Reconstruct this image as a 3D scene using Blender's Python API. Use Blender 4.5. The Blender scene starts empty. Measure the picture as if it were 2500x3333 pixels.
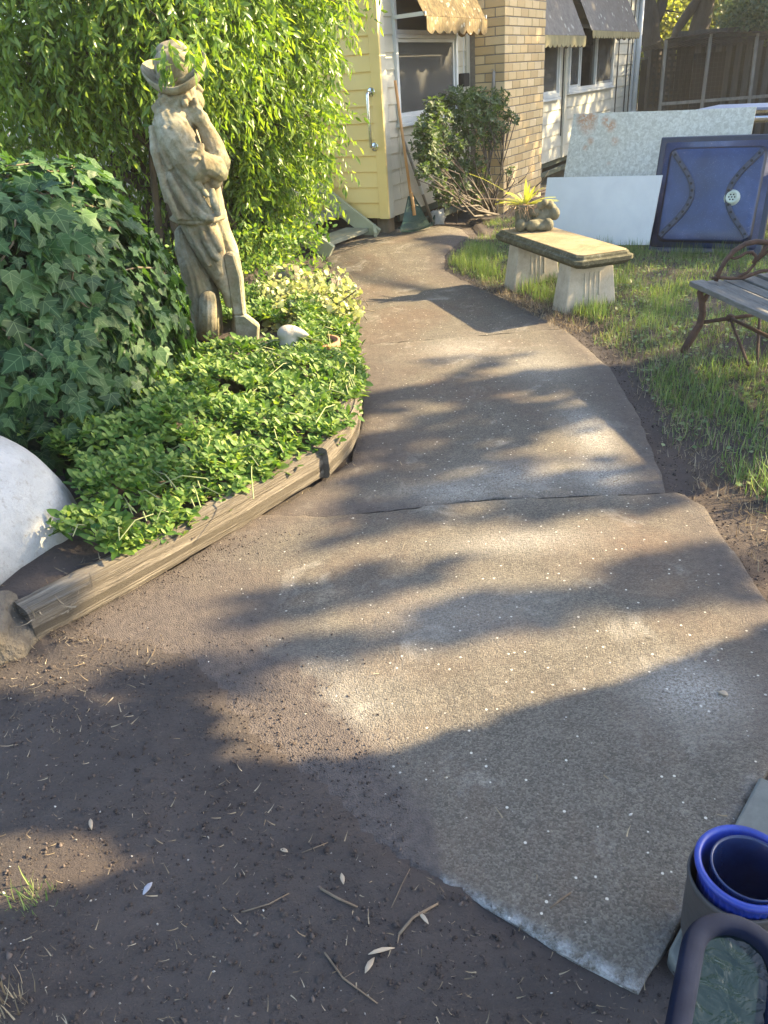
import bpy, bmesh, math, random
import numpy as np
from mathutils import Vector, Matrix, noise

random.seed(7); rng = np.random.default_rng(7)
sc = bpy.context.scene
COL = sc.collection
R_ = math.radians

# ------------------------------------------------------------------ camera
PITCH, ROLL, EYE = R_(29.2), R_(4.36), 1.45
FPX, PW, PH = 2507.0, 2500, 3333
cF = np.array([0, math.cos(PITCH), -math.sin(PITCH)])
_r0 = np.array([1.0, 0, 0]); _u0 = np.array([0, math.sin(PITCH), math.cos(PITCH)])
cR = math.cos(ROLL) * _r0 - math.sin(ROLL) * _u0
cU = math.sin(ROLL) * _r0 + math.cos(ROLL) * _u0
cC = np.array([0, 0, EYE])
cam_d = bpy.data.cameras.new('camera'); cam = bpy.data.objects.new('camera', cam_d); COL.objects.link(cam)
cam_d.sensor_fit = 'VERTICAL'; cam_d.sensor_height = 36.0; cam_d.lens = 36.0 * FPX / PH
cam_d.clip_start = 0.02; cam_d.clip_end = 500
m = Matrix.Identity(4)
for i in range(3):
    m[i][0], m[i][1], m[i][2], m[i][3] = cR[i], cU[i], -cF[i], cC[i]
cam.matrix_world = m
sc.camera = cam

# ------------------------------------------------------------------ sky, sun, exposure
SUN_AZ, SUN_EL = R_(77), R_(30)          # azimuth measured from +Y towards +X
SUN = np.array([math.cos(SUN_EL) * math.sin(SUN_AZ), math.cos(SUN_EL) * math.cos(SUN_AZ), math.sin(SUN_EL)])
world = bpy.data.worlds.new('World'); sc.world = world; world.use_nodes = True
wn = world.node_tree; bg = wn.nodes['Background']
sky = wn.nodes.new('ShaderNodeTexSky'); sky.sky_type = 'NISHITA'; sky.sun_disc = False
sky.sun_elevation = SUN_EL; sky.sun_rotation = SUN_AZ
sky.air_density = 1.0; sky.dust_density = 1.4; sky.ozone_density = 1.0
wn.links.new(sky.outputs[0], bg.inputs[0]); bg.inputs[1].default_value = 0.125
sun_d = bpy.data.lights.new('sun', 'SUN'); sun_d.energy = 5.0; sun_d.angle = R_(0.55); sun_d.color = (1.0, 0.78, 0.45)
sun = bpy.data.objects.new('sun', sun_d); COL.objects.link(sun)
sun.rotation_euler = Vector(SUN).to_track_quat('Z', 'Y').to_euler()
sc.view_settings.view_transform = 'Standard'; sc.view_settings.look = 'None'
sc.view_settings.gamma = 1.0; sc.view_settings.use_curve_mapping = False
sc.view_settings.exposure = 2.42
sc.cycles.max_bounces = 8; sc.cycles.diffuse_bounces = 5; sc.cycles.glossy_bounces = 4
sc.cycles.transmission_bounces = 6; sc.cycles.transparent_max_bounces = 8
sc.cycles.use_denoising = True
sc.cycles.sample_clamp_indirect = 6.0

# ------------------------------------------------------------------ measuring helpers (metres)
def ray(x, y):
    d = cF * FPX + cR * (x - PW / 2) - cU * (y - PH / 2)
    return d / np.linalg.norm(d)
def G(x, y, z=0.0):                      # the point at height z seen at (x, y) of the photograph
    d = ray(x, y); return cC + d * ((z - cC[2]) / d[2])
def YP(x, y, Y):                         # the point at depth Y
    d = ray(x, y); return cC + d * (Y / d[1])
def PX(w):
    v = np.asarray(w, float) - cC
    z = v @ cF
    return PW / 2 + FPX * (v @ cR) / z, PH / 2 - FPX * (v @ cU) / z
def plane_pt(x, y, p, n):
    d = ray(x, y); return cC + d * (((np.asarray(p) - cC) @ n) / (d @ n))
def sstep(t):
    t = min(1, max(0, t)); return t * t * (3 - 2 * t)
def nz(x, y, z=0.0, s=1.0):
    return noise.noise((x * s, y * s, z * s))

# ------------------------------------------------------------------ scene-graph helpers
ROOT = {}
def thing(name, label, cat, loc=(0, 0, 0), group=None):
    o = bpy.data.objects.new(name, None); COL.objects.link(o)
    o.location = loc; o.empty_display_size = 0.1
    o['label'] = label; o['category'] = cat
    if group: o['group'] = group
    ROOT[o] = Matrix.Translation(Vector(loc))
    return o
def adopt(o, parent):
    if parent is not None:
        o.parent = parent
        if parent in ROOT: o.matrix_parent_inverse = ROOT[parent].inverted()
    return o
def tag(o, label, cat, group=None, kind=None):
    if label: o['label'] = label
    if cat: o['category'] = cat
    if group: o['group'] = group
    if kind: o['kind'] = kind
    return o
def inst(name, me, parent, M=None):
    o = bpy.data.objects.new(name, me); COL.objects.link(o)
    adopt(o, parent)
    if M is not None: o.matrix_basis = M
    return o

class MB:
    def __init__(s): s.v = []; s.f = []
    def add(s, vs, fs):
        b = len(s.v); s.v += [tuple(map(float, p)) for p in vs]
        s.f += [tuple(b + i for i in f) for f in fs]; return s
    def obox(s, o, a, b, c):             # a corner and three edge vectors
        o, a, b, c = (np.asarray(q, float) for q in (o, a, b, c))
        vs = [o, o + a, o + a + b, o + b, o + c, o + a + c, o + a + b + c, o + b + c]
        fs = [(0, 3, 2, 1), (4, 5, 6, 7), (0, 1, 5, 4), (1, 2, 6, 5), (2, 3, 7, 6), (3, 0, 4, 7)]
        if np.dot(np.cross(a, b), c) < 0: fs = [f[::-1] for f in fs]
        return s.add(vs, fs)
    def box(s, lo, hi):
        lo = np.asarray(lo, float); hi = np.asarray(hi, float); d = hi - lo
        return s.obox(lo, (d[0], 0, 0), (0, d[1], 0), (0, 0, d[2]))
    def beam(s, p, q, w, t, up=(0, 0, 1)):   # bar from p to q, w wide, t along 'up'
        p = np.asarray(p, float); q = np.asarray(q, float); a = q - p
        u = np.asarray(up, float); x = np.cross(a, u); x /= np.linalg.norm(x)
        y = np.cross(x, a); y /= np.linalg.norm(y)
        return s.obox(p - x * w / 2 - y * t / 2, a, x * w, y * t)
    def tube(s, pts, r, n=10, cap=True, flat=1.0):
        pts = [np.asarray(p, float) for p in pts]
        if not hasattr(r, '__len__'): r = [r] * len(pts)
        rings = []; ref = None
        for i, p in enumerate(pts):
            t = pts[min(i + 1, len(pts) - 1)] - pts[max(i - 1, 0)]
            t = t / (np.linalg.norm(t) + 1e-9)
            if ref is None:
                ref = np.array([0, 0, 1.0]) if abs(t[2]) < .9 else np.array([1.0, 0, 0])
            x = np.cross(ref, t); x /= np.linalg.norm(x) + 1e-9
            y = np.cross(t, x); ref = y
            rings.append([p + r[i] * (math.cos(2 * math.pi * k / n) * x + flat * math.sin(2 * math.pi * k / n) * y) for k in range(n)])
        return s.loft(rings, cap)
    def loft(s, rings, cap=True, closed=True):
        n = len(rings[0]); vs = [p for r in rings for p in r]; fs = []
        for i in range(len(rings) - 1):
            for k in range(n if closed else n - 1):
                a = i * n + k; b = i * n + (k + 1) % n
                fs.append((a, b, b + n, a + n))
        if cap:
            fs.append(tuple(range(n - 1, -1, -1))); fs.append(tuple(range((len(rings) - 1) * n, len(rings) * n)))
        return s.add(vs, fs)
    def lathe(s, c, prof, n=32, axis=None, cap=False):
        c = np.asarray(c, float)
        M = np.eye(3) if axis is None else np.array(Vector(axis).to_track_quat('Z', 'Y').to_matrix())
        rings = [[c + M @ np.array([r * math.cos(2 * math.pi * k / n), r * math.sin(2 * math.pi * k / n), z]) for k in range(n)] for r, z in prof]
        return s.loft(rings, cap)
    def ell(s, c, rad, n=16, mrings=9):
        c = np.asarray(c, float); rings = []
        for i in range(1, mrings):
            th = math.pi * i / mrings
            rings.append([c + np.array([rad[0] * math.sin(th) * math.cos(2 * math.pi * k / n), rad[1] * math.sin(th) * math.sin(2 * math.pi * k / n), -rad[2] * math.cos(th)]) for k in range(n)])
        return s.loft(rings, True)
    def prism(s, poly, z0, z1):
        n = len(poly)
        vs = [(p[0], p[1], z0) for p in poly] + [(p[0], p[1], z1) for p in poly]
        fs = [tuple(range(n - 1, -1, -1)), tuple(range(n, 2 * n))] + [(i, (i + 1) % n, (i + 1) % n + n, i + n) for i in range(n)]
        return s.add(vs, fs)
    def mesh(s, name, mat, smooth=False):
        me = bpy.data.meshes.new(name); me.from_pydata(s.v, [], s.f)
        if mat: me.materials.append(mat)
        if smooth: me.polygons.foreach_set('use_smooth', [True] * len(me.polygons))
        me.update(); return me
    def build(s, name, mat, parent=None, smooth=False, bevel=0, seg=2, sub=0, recalc=False):
        me = s.mesh(name, mat, smooth)
        if recalc:
            bm = bmesh.new(); bm.from_mesh(me); bmesh.ops.recalc_face_normals(bm, faces=bm.faces); bm.to_mesh(me); bm.free()
        o = bpy.data.objects.new(name, me); COL.objects.link(o); adopt(o, parent)
        if bevel:
            b = o.modifiers.new('bevel', 'BEVEL'); b.width = bevel; b.segments = seg; b.limit_method = 'ANGLE'
        if sub:
            q = o.modifiers.new('sub', 'SUBSURF'); q.levels = sub; q.render_levels = sub
        return o

def fast_mesh(name, V, T, mat, smooth=False, uv=None):
    me = bpy.data.meshes.new(name)
    V = np.ascontiguousarray(V, dtype=np.float32); T = np.ascontiguousarray(T, dtype=np.int32)
    me.vertices.add(len(V)); me.vertices.foreach_set('co', V.ravel())
    k = T.shape[1]
    me.loops.add(T.size); me.loops.foreach_set('vertex_index', T.ravel())
    me.polygons.add(len(T)); me.polygons.foreach_set('loop_start', np.arange(0, T.size, k, dtype=np.int32))
    if smooth: me.polygons.foreach_set('use_smooth', np.ones(len(T), dtype=bool))
    if uv is not None:
        l = me.uv_layers.new(name='UVMap'); l.data.foreach_set('uv', np.ascontiguousarray(uv[T.ravel()], dtype=np.float32).ravel())
    me.materials.append(mat); me.update(calc_edges=True); me.validate(); return me

def frames(d, n):                        # rotation whose Y axis is d and Z axis is near n
    d = d / (np.linalg.norm(d, axis=1, keepdims=True) + 1e-9)
    x = np.cross(d, n); x /= np.linalg.norm(x, axis=1, keepdims=True) + 1e-9
    z = np.cross(x, d)
    return np.stack([x, d, z], axis=2)

def scatter(name, base, pos, rot, scl, mat, parent=None, smooth=True, kind='stuff'):
    BV, BT, BU = base
    pos = np.asarray(pos); N = len(pos)
    scl = np.asarray(scl)
    if scl.ndim == 1: scl = np.repeat(scl[:, None], 3, 1)
    V = np.einsum('nij,nkj->nki', rot, BV[None] * scl[:, None, :]) + pos[:, None, :]
    T = BT[None] + (np.arange(N) * len(BV))[:, None, None]
    uv = None if BU is None else np.tile(BU, (N, 1))
    me = fast_mesh(name, V.reshape(-1, 3), T.reshape(-1, BT.shape[1]), mat, smooth, uv)
    o = bpy.data.objects.new(name, me); COL.objects.link(o); adopt(o, parent)
    if kind: o['kind'] = kind
    return o

def unit(n):
    v = rng.normal(size=(n, 3)); return v / np.linalg.norm(v, axis=1, keepdims=True)

# leaf shapes: (verts, triangles, uv); length 1 along +Y
def lance(w=0.2, fold=0.12, droop=0.18):
    st = [(0.0, 0.06), (0.25, 0.8), (0.55, 1.0), (0.82, 0.5)]
    V = []; 
    for y, k in st:
        z = -droop * y * y
        V += [(-w / 2 * k, y, z + fold * w * k), (0, y, z), (w / 2 * k, y, z + fold * w * k)]
    V.append((0, 1, -droop)); T = []
    for i in range(3):
        a = 3 * i
        T += [(a, a + 1, a + 4), (a, a + 4, a + 3), (a + 1, a + 2, a + 5), (a + 1, a + 5, a + 4)]
    T += [(9, 10, 12), (10, 11, 12)]
    V = np.array(V); return V, np.array(T), V[:, :2].copy()
def oval(w=0.6, fold=0.25, droop=0.15):
    st = [(0.0, 0.15), (0.3, 0.9), (0.6, 1.0), (0.88, 0.5)]
    V = []
    for y, k in st:
        z = -droop * y * y
        V += [(-w / 2 * k, y, z + fold * w / 2 * k), (0, y, z), (w / 2 * k, y, z + fold * w / 2 * k)]
    V.append((0, 1, -droop)); T = []
    for i in range(3):
        a = 3 * i
        T += [(a, a + 1, a + 4), (a, a + 4, a + 3), (a + 1, a + 2, a + 5), (a + 1, a + 5, a + 4)]
    T += [(9, 10, 12), (10, 11, 12)]
    V = np.array(V); return V, np.array(T), V[:, :2].copy()
def quadleaf():
    V = np.array([(-.3, 0, 0), (.3, 0, 0), (.42, .55, .05), (-.42, .55, .05), (0, 1, -.05)], float)
    return V, np.array([(0, 1, 2), (0, 2, 3), (3, 2, 4)]), V[:, :2].copy()
def ivy(var=0):
    half = [(.10, -.03), (.30, -.10), (.50, .08), (.36, .26), (.56, .52), (.27, .58)]
    if var == 1: half = [(.10, -.02), (.34, -.04), (.44, .16), (.40, .30), (.44, .50), (.24, .66)]
    if var == 2: half = [(.08, -.04), (.26, -.14), (.52, .00), (.38, .22), (.62, .46), (.24, .54)]
    mid = [(0, .08), (0, .28), (0, .52), (0, .78), (0, 1.08)]
    zz = lambda x, y: .16 * abs(x) - .30 * max(0, y - .35) ** 2 - .22 * x * x - .06 * abs(y) + .03 * math.sin(9 * x + 5 * y + var)
    V = [(x, y, zz(x, y)) for x, y in mid] + [(x, y, zz(x, y)) for x, y in half] + [(-x, y, zz(x, y)) for x, y in half]
    T = []
    for o, fl in ((5, 0), (11, 1)):
        f = [(0, o, o + 1), (0, o + 1, o + 2), (0, o + 2, 1), (1, o + 2, o + 3), (1, o + 3, o + 4), (1, o + 4, 2), (2, o + 4, o + 5), (2, o + 5, 3), (3, o + 5, 4)]
        T += [t[::-1] if fl else t for t in f]
    V = np.array(V, float); return V, np.array(T), V[:, :2].copy()

# ------------------------------------------------------------------ material helpers
class NT:
    def __init__(s, name):
        s.m = bpy.data.materials.new(name); s.m.use_nodes = True; s.t = s.m.node_tree
        s.b = s.t.nodes['Principled BSDF']; s.out = s.t.nodes['Material Output']
        s.tc = s.t.nodes.new('ShaderNodeTexCoord')
    def n(s, t): return s.t.nodes.new(t)
    def l(s, a, b): s.t.links.new(a, b)
    def noise(s, scale, detail=6, rough=.6, dist=0.0, co=None, stretch=None):
        n = s.n('ShaderNodeTexNoise'); n.inputs['Scale'].default_value = scale; n.inputs['Detail'].default_value = detail
        n.inputs['Roughness'].default_value = rough; n.inputs['Distortion'].default_value = dist
        c = co or s.tc.outputs['Object']
        if stretch:
            mp = s.n('ShaderNodeMapping'); mp.inputs['Scale'].default_value = stretch; s.l(c, mp.inputs[0]); c = mp.outputs[0]
        s.l(c, n.inputs['Vector']); return n.outputs['Fac']
    def vor(s, scale, out='Distance', feature='F1', co=None, rnd=1.0):
        n = s.n('ShaderNodeTexVoronoi'); n.feature = feature; n.inputs['Scale'].default_value = scale
        n.inputs['Randomness'].default_value = rnd
        s.l(co or s.tc.outputs['Object'], n.inputs['Vector']); return n.outputs[out]
    def ramp(s, fac, *stops):
        r = s.n('ShaderNodeValToRGB'); e = r.color_ramp.elements
        while len(e) < len(stops): e.new(0.5)
        for k, (p, c) in zip(e, stops):
            k.position = p; k.color = (*c, 1) if hasattr(c, '__len__') else (c, c, c, 1)
        s.l(fac, r.inputs[0]); return r.outputs[0]
    def mix(s, fac, a, b, mode='MIX'):
        x = s.n('ShaderNodeMix'); x.data_type = 'RGBA'; x.blend_type = mode
        for v, i in ((fac, 0), (a, 6), (b, 7)):
            if hasattr(v, 'links') or hasattr(v, 'is_linked'): s.l(v, x.inputs[i])
            elif i == 0: x.inputs[0].default_value = v
            else: x.inputs[i].default_value = (*v, 1)
        return x.outputs[2]
    def math(s, op, a, b=0.0):
        x = s.n('ShaderNodeMath'); x.operation = op
        for v, i in ((a, 0), (b, 1)):
            if hasattr(v, 'is_linked'): s.l(v, x.inputs[i])
            else: x.inputs[i].default_value = v
        return x.outputs[0]
    def rnd(s, obj=False):
        if obj: return s.n('ShaderNodeObjectInfo').outputs['Random']
        return s.n('ShaderNodeNewGeometry').outputs['Random Per Island']
    def bump(s, h, strength=.4, dist=.01, prev=None):
        b = s.n('ShaderNodeBump'); b.inputs['Strength'].default_value = strength; b.inputs['Distance'].default_value = dist
        s.l(h, b.inputs['Height'])
        if prev is not None: s.l(prev, b.inputs['Normal'])
        return b.outputs[0]
    def fin(s, col=None, rough=.7, normal=None, metal=0, spec=None):
        if col is not None:
            if hasattr(col, 'is_linked'): s.l(col, s.b.inputs['Base Color'])
            else: s.b.inputs['Base Color'].default_value = (*col, 1)
        if hasattr(rough, 'is_linked'): s.l(rough, s.b.inputs['Roughness'])
        else: s.b.inputs['Roughness'].default_value = rough
        s.b.inputs['Metallic'].default_value = metal
        if spec is not None: s.b.inputs['Specular IOR Level'].default_value = spec
        if normal is not None: s.l(normal, s.b.inputs['Normal'])
        return s.m

def simple(name, a, b, scale=8, rough=.7, bump=.2, bs=60, bd=.004, metal=0, detail=6, stretch=None, spec=None):
    t = NT(name); f = t.noise(scale, detail, .65, .3, stretch=stretch)
    c = t.ramp(f, (.3, a), (.7, b))
    nr = t.bump(t.noise(bs, 5, .6, stretch=stretch), bump, bd) if bump else None
    return t.fin(c, rough, nr, metal, spec)

def leaf_mat(name, c1, c2, c3, trans=.45, tcol=None, rough=.42, obj=False, veins=False, spec=.5):
    t = NT(name); r = t.rnd(obj)
    c = t.ramp(r, (.05, c1), (.5, c2), (.95, c3))
    f = t.noise(6, 3)
    c = t.mix(t.math('MULTIPLY', f, .35), c, c1)
    if veins:
        uv = t.tc.outputs['UV']; sp = t.n('ShaderNodeSeparateXYZ'); t.l(uv, sp.inputs[0])
        ax = t.math('ABSOLUTE', sp.outputs[0])
        mid = t.math('LESS_THAN', ax, .016)
        sv = t.math('ABSOLUTE', t.math('SUBTRACT', sp.outputs[1], t.math('ADD', t.math('MULTIPLY', ax, .75), .1)))
        s1 = t.math('LESS_THAN', sv, .016)
        sv2 = t.math('ABSOLUTE', t.math('SUBTRACT', sp.outputs[1], t.math('ADD', t.math('MULTIPLY', ax, .7), .42)))
        s2 = t.math('LESS_THAN', sv2, .012)
        sv3 = t.math('ABSOLUTE', t.math('ADD', sp.outputs[1], t.math('MULTIPLY', ax, .25)))
        s3 = t.math('LESS_THAN', t.math('ABSOLUTE', t.math('SUBTRACT', sv3, .06)), .012)
        v = t.math('MAXIMUM', t.math('MAXIMUM', mid, s1), t.math('MAXIMUM', s2, s3))
        c = t.mix(t.math('MULTIPLY', v, .30), c, (.22, .32, .16))
    t.fin(c, rough, t.bump(t.noise(90, 3), .15, .002), spec=spec)
    tr = t.n('ShaderNodeBsdfTranslucent')
    t.l(t.mix(1.0, c, tcol or (1.9, 2.0, .7), 'MULTIPLY'), tr.inputs[0])
    mx = t.n('ShaderNodeMixShader'); mx.inputs[0].default_value = trans
    t.l(t.b.outputs[0], mx.inputs[1]); t.l(tr.outputs[0], mx.inputs[2]); t.l(mx.outputs[0], t.out.inputs[0])
    return t.m

# ================================================================== GROUND
def zg(x, y):                            # the ground climbs a little where the path meets the house
    return .115 * sstep((y - 6.4) / 1.5) * (1 - .8 * sstep((y - 8.7) / 1.2)) * (1 - sstep((x - .75) / .7))
EDGE_R = [(.77, .60), (1.25, .98), (1.56, 1.15), (1.86, 1.14), (2.15, 1.16), (2.5, 1.19), (2.60, 1.12), (2.95, 1.17), (3.4, 1.24), (4.05, 1.31), (4.79, 1.25), (5.54, 1.09), (6.15, .88), (6.75, .68), (7.2, .72), (7.8, 1.0), (8.3, 1.3)]
def edge_r(y): return float(np.interp(y, [p[0] for p in EDGE_R], [p[1] for p in EDGE_R]))
EDGE_L = [(1.7, -.90), (1.98, -1.09), (2.33, -.72), (2.72, -.42), (3.11, -.13), (3.7, -.06), (4.8, -.12), (6.4, -.17), (7.3, -.36), (8.1, -.50), (8.5, -.2)]
def edge_l(y): return float(np.interp(y, [p[0] for p in EDGE_L], [p[1] for p in EDGE_L]))

# soil
t = NT('soil'); f = t.noise(3.2, 8, .65, .4); f2 = t.noise(70, 6, .7)
c = t.ramp(f, (.3, (.056, .048, .045)), (.55, (.088, .075, .069)), (.8, (.124, .105, .095)))
c = t.mix(t.math('MULTIPLY', f2, .55), c, (.050, .043, .040))
sp = t.vor(120); c = t.mix(t.ramp(sp, (.0, .55), (.13, 0.0)), c, (.20, .16, .12))
c = t.mix(t.ramp(t.noise(1.1, 5, .6, .5), (.45, 0), (.68, .4)), c, (.115, .080, .062))
M_SOIL = t.fin(c, .95, t.bump(t.noise(45, 8, .75), .95, .018, t.bump(t.noise(260, 3), .6, .004)), spec=.2)

def grid_sheet(x0, x1, y0, y1, st, zf, keep=None):
    xs = np.arange(x0, x1 + st / 2, st); ys = np.arange(y0, y1 + st / 2, st)
    nx, ny = len(xs), len(ys)
    V = np.array([(x, y, zf(x, y)) for y in ys for x in xs])
    Q = []
    for j in range(ny - 1):
        for i in range(nx - 1):
            if keep is None or keep(xs[i] + st / 2, ys[j] + st / 2):
                a = j * nx + i; Q.append((a, a + 1, a + nx + 1, a + nx))
    return V, np.array(Q)
def soil_z(x, y):
    n = .020 * nz(x, y, 0, 2.2) + .010 * nz(x, y, 3, 9) + .008 * nz(x, y, 5, 26)
    base = zg(x, y) - .030
    if y > 2.7: base -= .05 * sstep((min(x - edge_l(y), edge_r(y) - x) - .03) / .06)
    if y < 2.6:                          # beside the near slab the soil is level with the concrete
        s = (x + .0) * .6 + (y - 1.07) * .8
        left = sstep((.35 - x) / .6) * sstep((2.5 - y) / .4)
        base += .024 * left
        k = (x - .39) * .596 + (y - .77) * .803      # distance in from the slab's front edge
        ext = sstep((.0 - x) / .35) * (.13 + .10 * sstep((-.2 - x) / .5) + .10 * nz(x, y, 11, 3.5) + .05 * nz(x, y, 7, 11))
        if x < .12 and k < -.03 or x >= .12 and k < -.02: base += .019
        if k > -.03: return zg(x, y) + (.008 + .4 * n) * (1 - sstep((k - ext + .10) / .10)) - .032 * sstep((k - ext) / .08) if x < .12 else zg(x, y) - (.013 if k < .075 else .03)
    d = x - edge_r(max(y, 1.6))
    if d > .12 and y > 1.8: base += .035 * sstep((d - .12) / .35) + .02 * sstep(d / .4) * nz(x, y, 8, 4)
    return base + n * (.55 if d < .1 else 1.0)
V, Q = grid_sheet(-4.0, 6.2, -.8, 11.2, .036, soil_z)
o = bpy.data.objects.new('soil_ground', fast_mesh('soil_ground', V, Q, M_SOIL, True)); COL.objects.link(o); o['kind'] = 'structure'
M_TERR = simple('dry_earth', (.06, .055, .03), (.11, .09, .055), 1.5, .95, .6, 30, .02)
MB().add([(-60, -40, -.10), (60, -40, -.10), (60, 60, -.10), (-60, 60, -.10)], [(0, 1, 2, 3)]).build('terrain', M_TERR)['kind'] = 'structure'

# concrete path
t = NT('weathered_concrete')
n1 = t.noise(1.5, 6, .62, .5); n2 = t.noise(4.5, 7, .7, .6); n3 = t.noise(38, 5, .7)
base = t.ramp(t.noise(9, 8, .72), (.25, (.066, .058, .048)), (.55, (.108, .094, .076)), (.8, (.160, .138, .108)))
ag = t.vor(235, 'Color'); agv = t.n('ShaderNodeSeparateColor'); t.l(ag, agv.inputs[0])
base = t.mix(.5, base, t.ramp(agv.outputs[0], (.0, (.03, .027, .023)), (.45, (.095, .083, .066)), (1.0, (.21, .185, .145))), 'MIX')
stain = t.ramp(n1, (.46, 0.0), (.68, .6))
base = t.mix(stain, base, t.ramp(n3, (.3, (.070, .046, .035)), (.7, (.145, .094, .066))))
pale = t.math('MULTIPLY', t.ramp(n2, (.56, 0.0), (.70, .8)), t.ramp(t.noise(150, 5, .8), (.38, .1), (.6, 1.0)))
base = t.mix(pale, base, (.32, .30, .26))
# dry soil and lime along rims, moss-brown along the right rim
sp1 = t.vor(42, 'Distance'); spc = t.n('ShaderNodeSeparateColor'); t.l(t.vor(42, 'Color'), spc.inputs[0])
peb = t.math('MULTIPLY', t.ramp(sp1, (.12, 1.0), (.17, 0.0)), t.math('GREATER_THAN', spc.outputs[1], .80))
base = t.mix(t.math('MULTIPLY', peb, .9), base, (.56, .52, .44))
rim = t.n('ShaderNodeAttribute'); rim.attribute_name = 'rim'
base = t.mix(t.math('MULTIPLY', t.math('MINIMUM', rim.outputs['Fac'], .85), t.ramp(t.noise(34, 7, .8), (.40, .0), (.60, .95))), base, (.37, .37, .355))
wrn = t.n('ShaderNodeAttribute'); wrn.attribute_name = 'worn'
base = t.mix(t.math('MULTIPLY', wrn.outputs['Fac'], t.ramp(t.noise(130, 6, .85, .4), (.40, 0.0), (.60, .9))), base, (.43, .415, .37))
dirt = t.n('ShaderNodeAttribute'); dirt.attribute_name = 'dirt'
base = t.mix(t.math('MINIMUM', t.math('MULTIPLY', dirt.outputs['Fac'], t.ramp(t.noise(11, 8, .8), (.25, .35), (.6, 1.0))), 1.0), base, t.ramp(n3, (.3, (.056, .047, .043)), (.7, (.104, .085, .074))))
hb = t.math('SUBTRACT', t.noise(90, 6, .75), t.math('MULTIPLY', t.vor(235), .8))
M_PATH = t.fin(base, .86, t.bump(hb, .7, .0045, t.bump(t.noise(14, 5), .35, .02)), spec=.3)

def slab(name, poly, parent, thick=.09, step=.08, jit=.010, rimf=None, dirtf=None, dz=0.0):
    out = []; n = len(poly)
    for i in range(n):
        a = np.array(poly[i]); b = np.array(poly[(i + 1) % n]); k = max(1, int(np.linalg.norm(b - a) / .035))
        for j in range(k):
            q = a + (b - a) * j / k
            w = jit * (nz(q[0], q[1], 1.7, 9) + .6 * nz(q[0], q[1], 4.1, 33)) if (i + j) else 0
            d = (b - a) / np.linalg.norm(b - a)
            out.append((q[0] + d[1] * w, q[1] - d[0] * w))
    bm = bmesh.new(); f = bm.faces.new([bm.verts.new((x, y, 0)) for x, y in out])
    xs = [p[0] for p in out]; ys = [p[1] for p in out]
    for ax, lo, hi in ((0, min(xs), max(xs)), (1, min(ys), max(ys))):
        v = lo + step
        while v < hi:
            no = (1, 0, 0) if ax == 0 else (0, 1, 0); co = (v, 0, 0) if ax == 0 else (0, v, 0)
            bmesh.ops.bisect_plane(bm, geom=bm.verts[:] + bm.edges[:] + bm.faces[:], plane_co=co, plane_no=no); v += step
    if f.normal.z < 0: pass
    for v in bm.verts:
        v.co.z = zg(v.co.x, v.co.y) + dz + .004 * nz(v.co.x, v.co.y, 0, 1.7) + .0015 * nz(v.co.x, v.co.y, 0, 12)
    bmesh.ops.recalc_face_normals(bm, faces=bm.faces[:])
    if sum(f.normal.z for f in bm.faces) < 0: bmesh.ops.reverse_faces(bm, faces=bm.faces[:])
    be = [e for e in bm.edges if e.is_boundary]; bset = {v for e in be for v in e.verts}
    ex = bmesh.ops.extrude_edge_only(bm, edges=be)
    low = [g for g in ex['geom'] if isinstance(g, bmesh.types.BMVert)]
    for v in low: v.co.z -= thick
    for v in bset: v.co.z -= .006 + .004 * abs(nz(v.co.x, v.co.y, 2, 25))
    me = bpy.data.meshes.new(name); bm.normal_update(); bm.to_mesh(me)
    N = len(me.vertices)
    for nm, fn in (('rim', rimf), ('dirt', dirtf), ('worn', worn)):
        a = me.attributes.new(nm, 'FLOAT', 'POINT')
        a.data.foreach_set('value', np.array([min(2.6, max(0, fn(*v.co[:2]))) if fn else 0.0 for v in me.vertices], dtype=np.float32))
    bm.free(); me.materials.append(M_PATH)
    me.polygons.foreach_set('use_smooth', [True] * len(me.polygons)); me.set_sharp_from_angle(angle=R_(50))
    o = bpy.data.objects.new(name, me); COL.objects.link(o); adopt(o, parent); return o
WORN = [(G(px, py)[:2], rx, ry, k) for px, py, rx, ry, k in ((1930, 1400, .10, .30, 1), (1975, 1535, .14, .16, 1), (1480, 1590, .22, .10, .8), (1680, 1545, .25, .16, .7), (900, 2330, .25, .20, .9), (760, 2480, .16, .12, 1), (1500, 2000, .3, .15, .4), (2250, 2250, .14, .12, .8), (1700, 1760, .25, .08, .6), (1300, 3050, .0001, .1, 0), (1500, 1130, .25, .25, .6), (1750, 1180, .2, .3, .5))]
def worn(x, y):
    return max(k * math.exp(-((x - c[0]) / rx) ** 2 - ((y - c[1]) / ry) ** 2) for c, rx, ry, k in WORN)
path = bpy.data.objects.new('concrete_path', None); COL.objects.link(path); path['kind'] = 'structure'; ROOT[path] = Matrix.Identity(4)
def seg_d(x, y, a, b):
    a = np.array(a); b = np.array(b); p = np.array((x, y)); k = np.clip((p - a) @ (b - a) / ((b - a) @ (b - a)), 0, 1)
    return np.linalg.norm(p - a - k * (b - a))
def rim1(x, y):
    d = min(seg_d(x, y, (.39, .77), (.02, 1.04)), seg_d(x, y, (.39, .77), (.80, 1.21)) + .012)
    return 1.1 - d / .022
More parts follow.
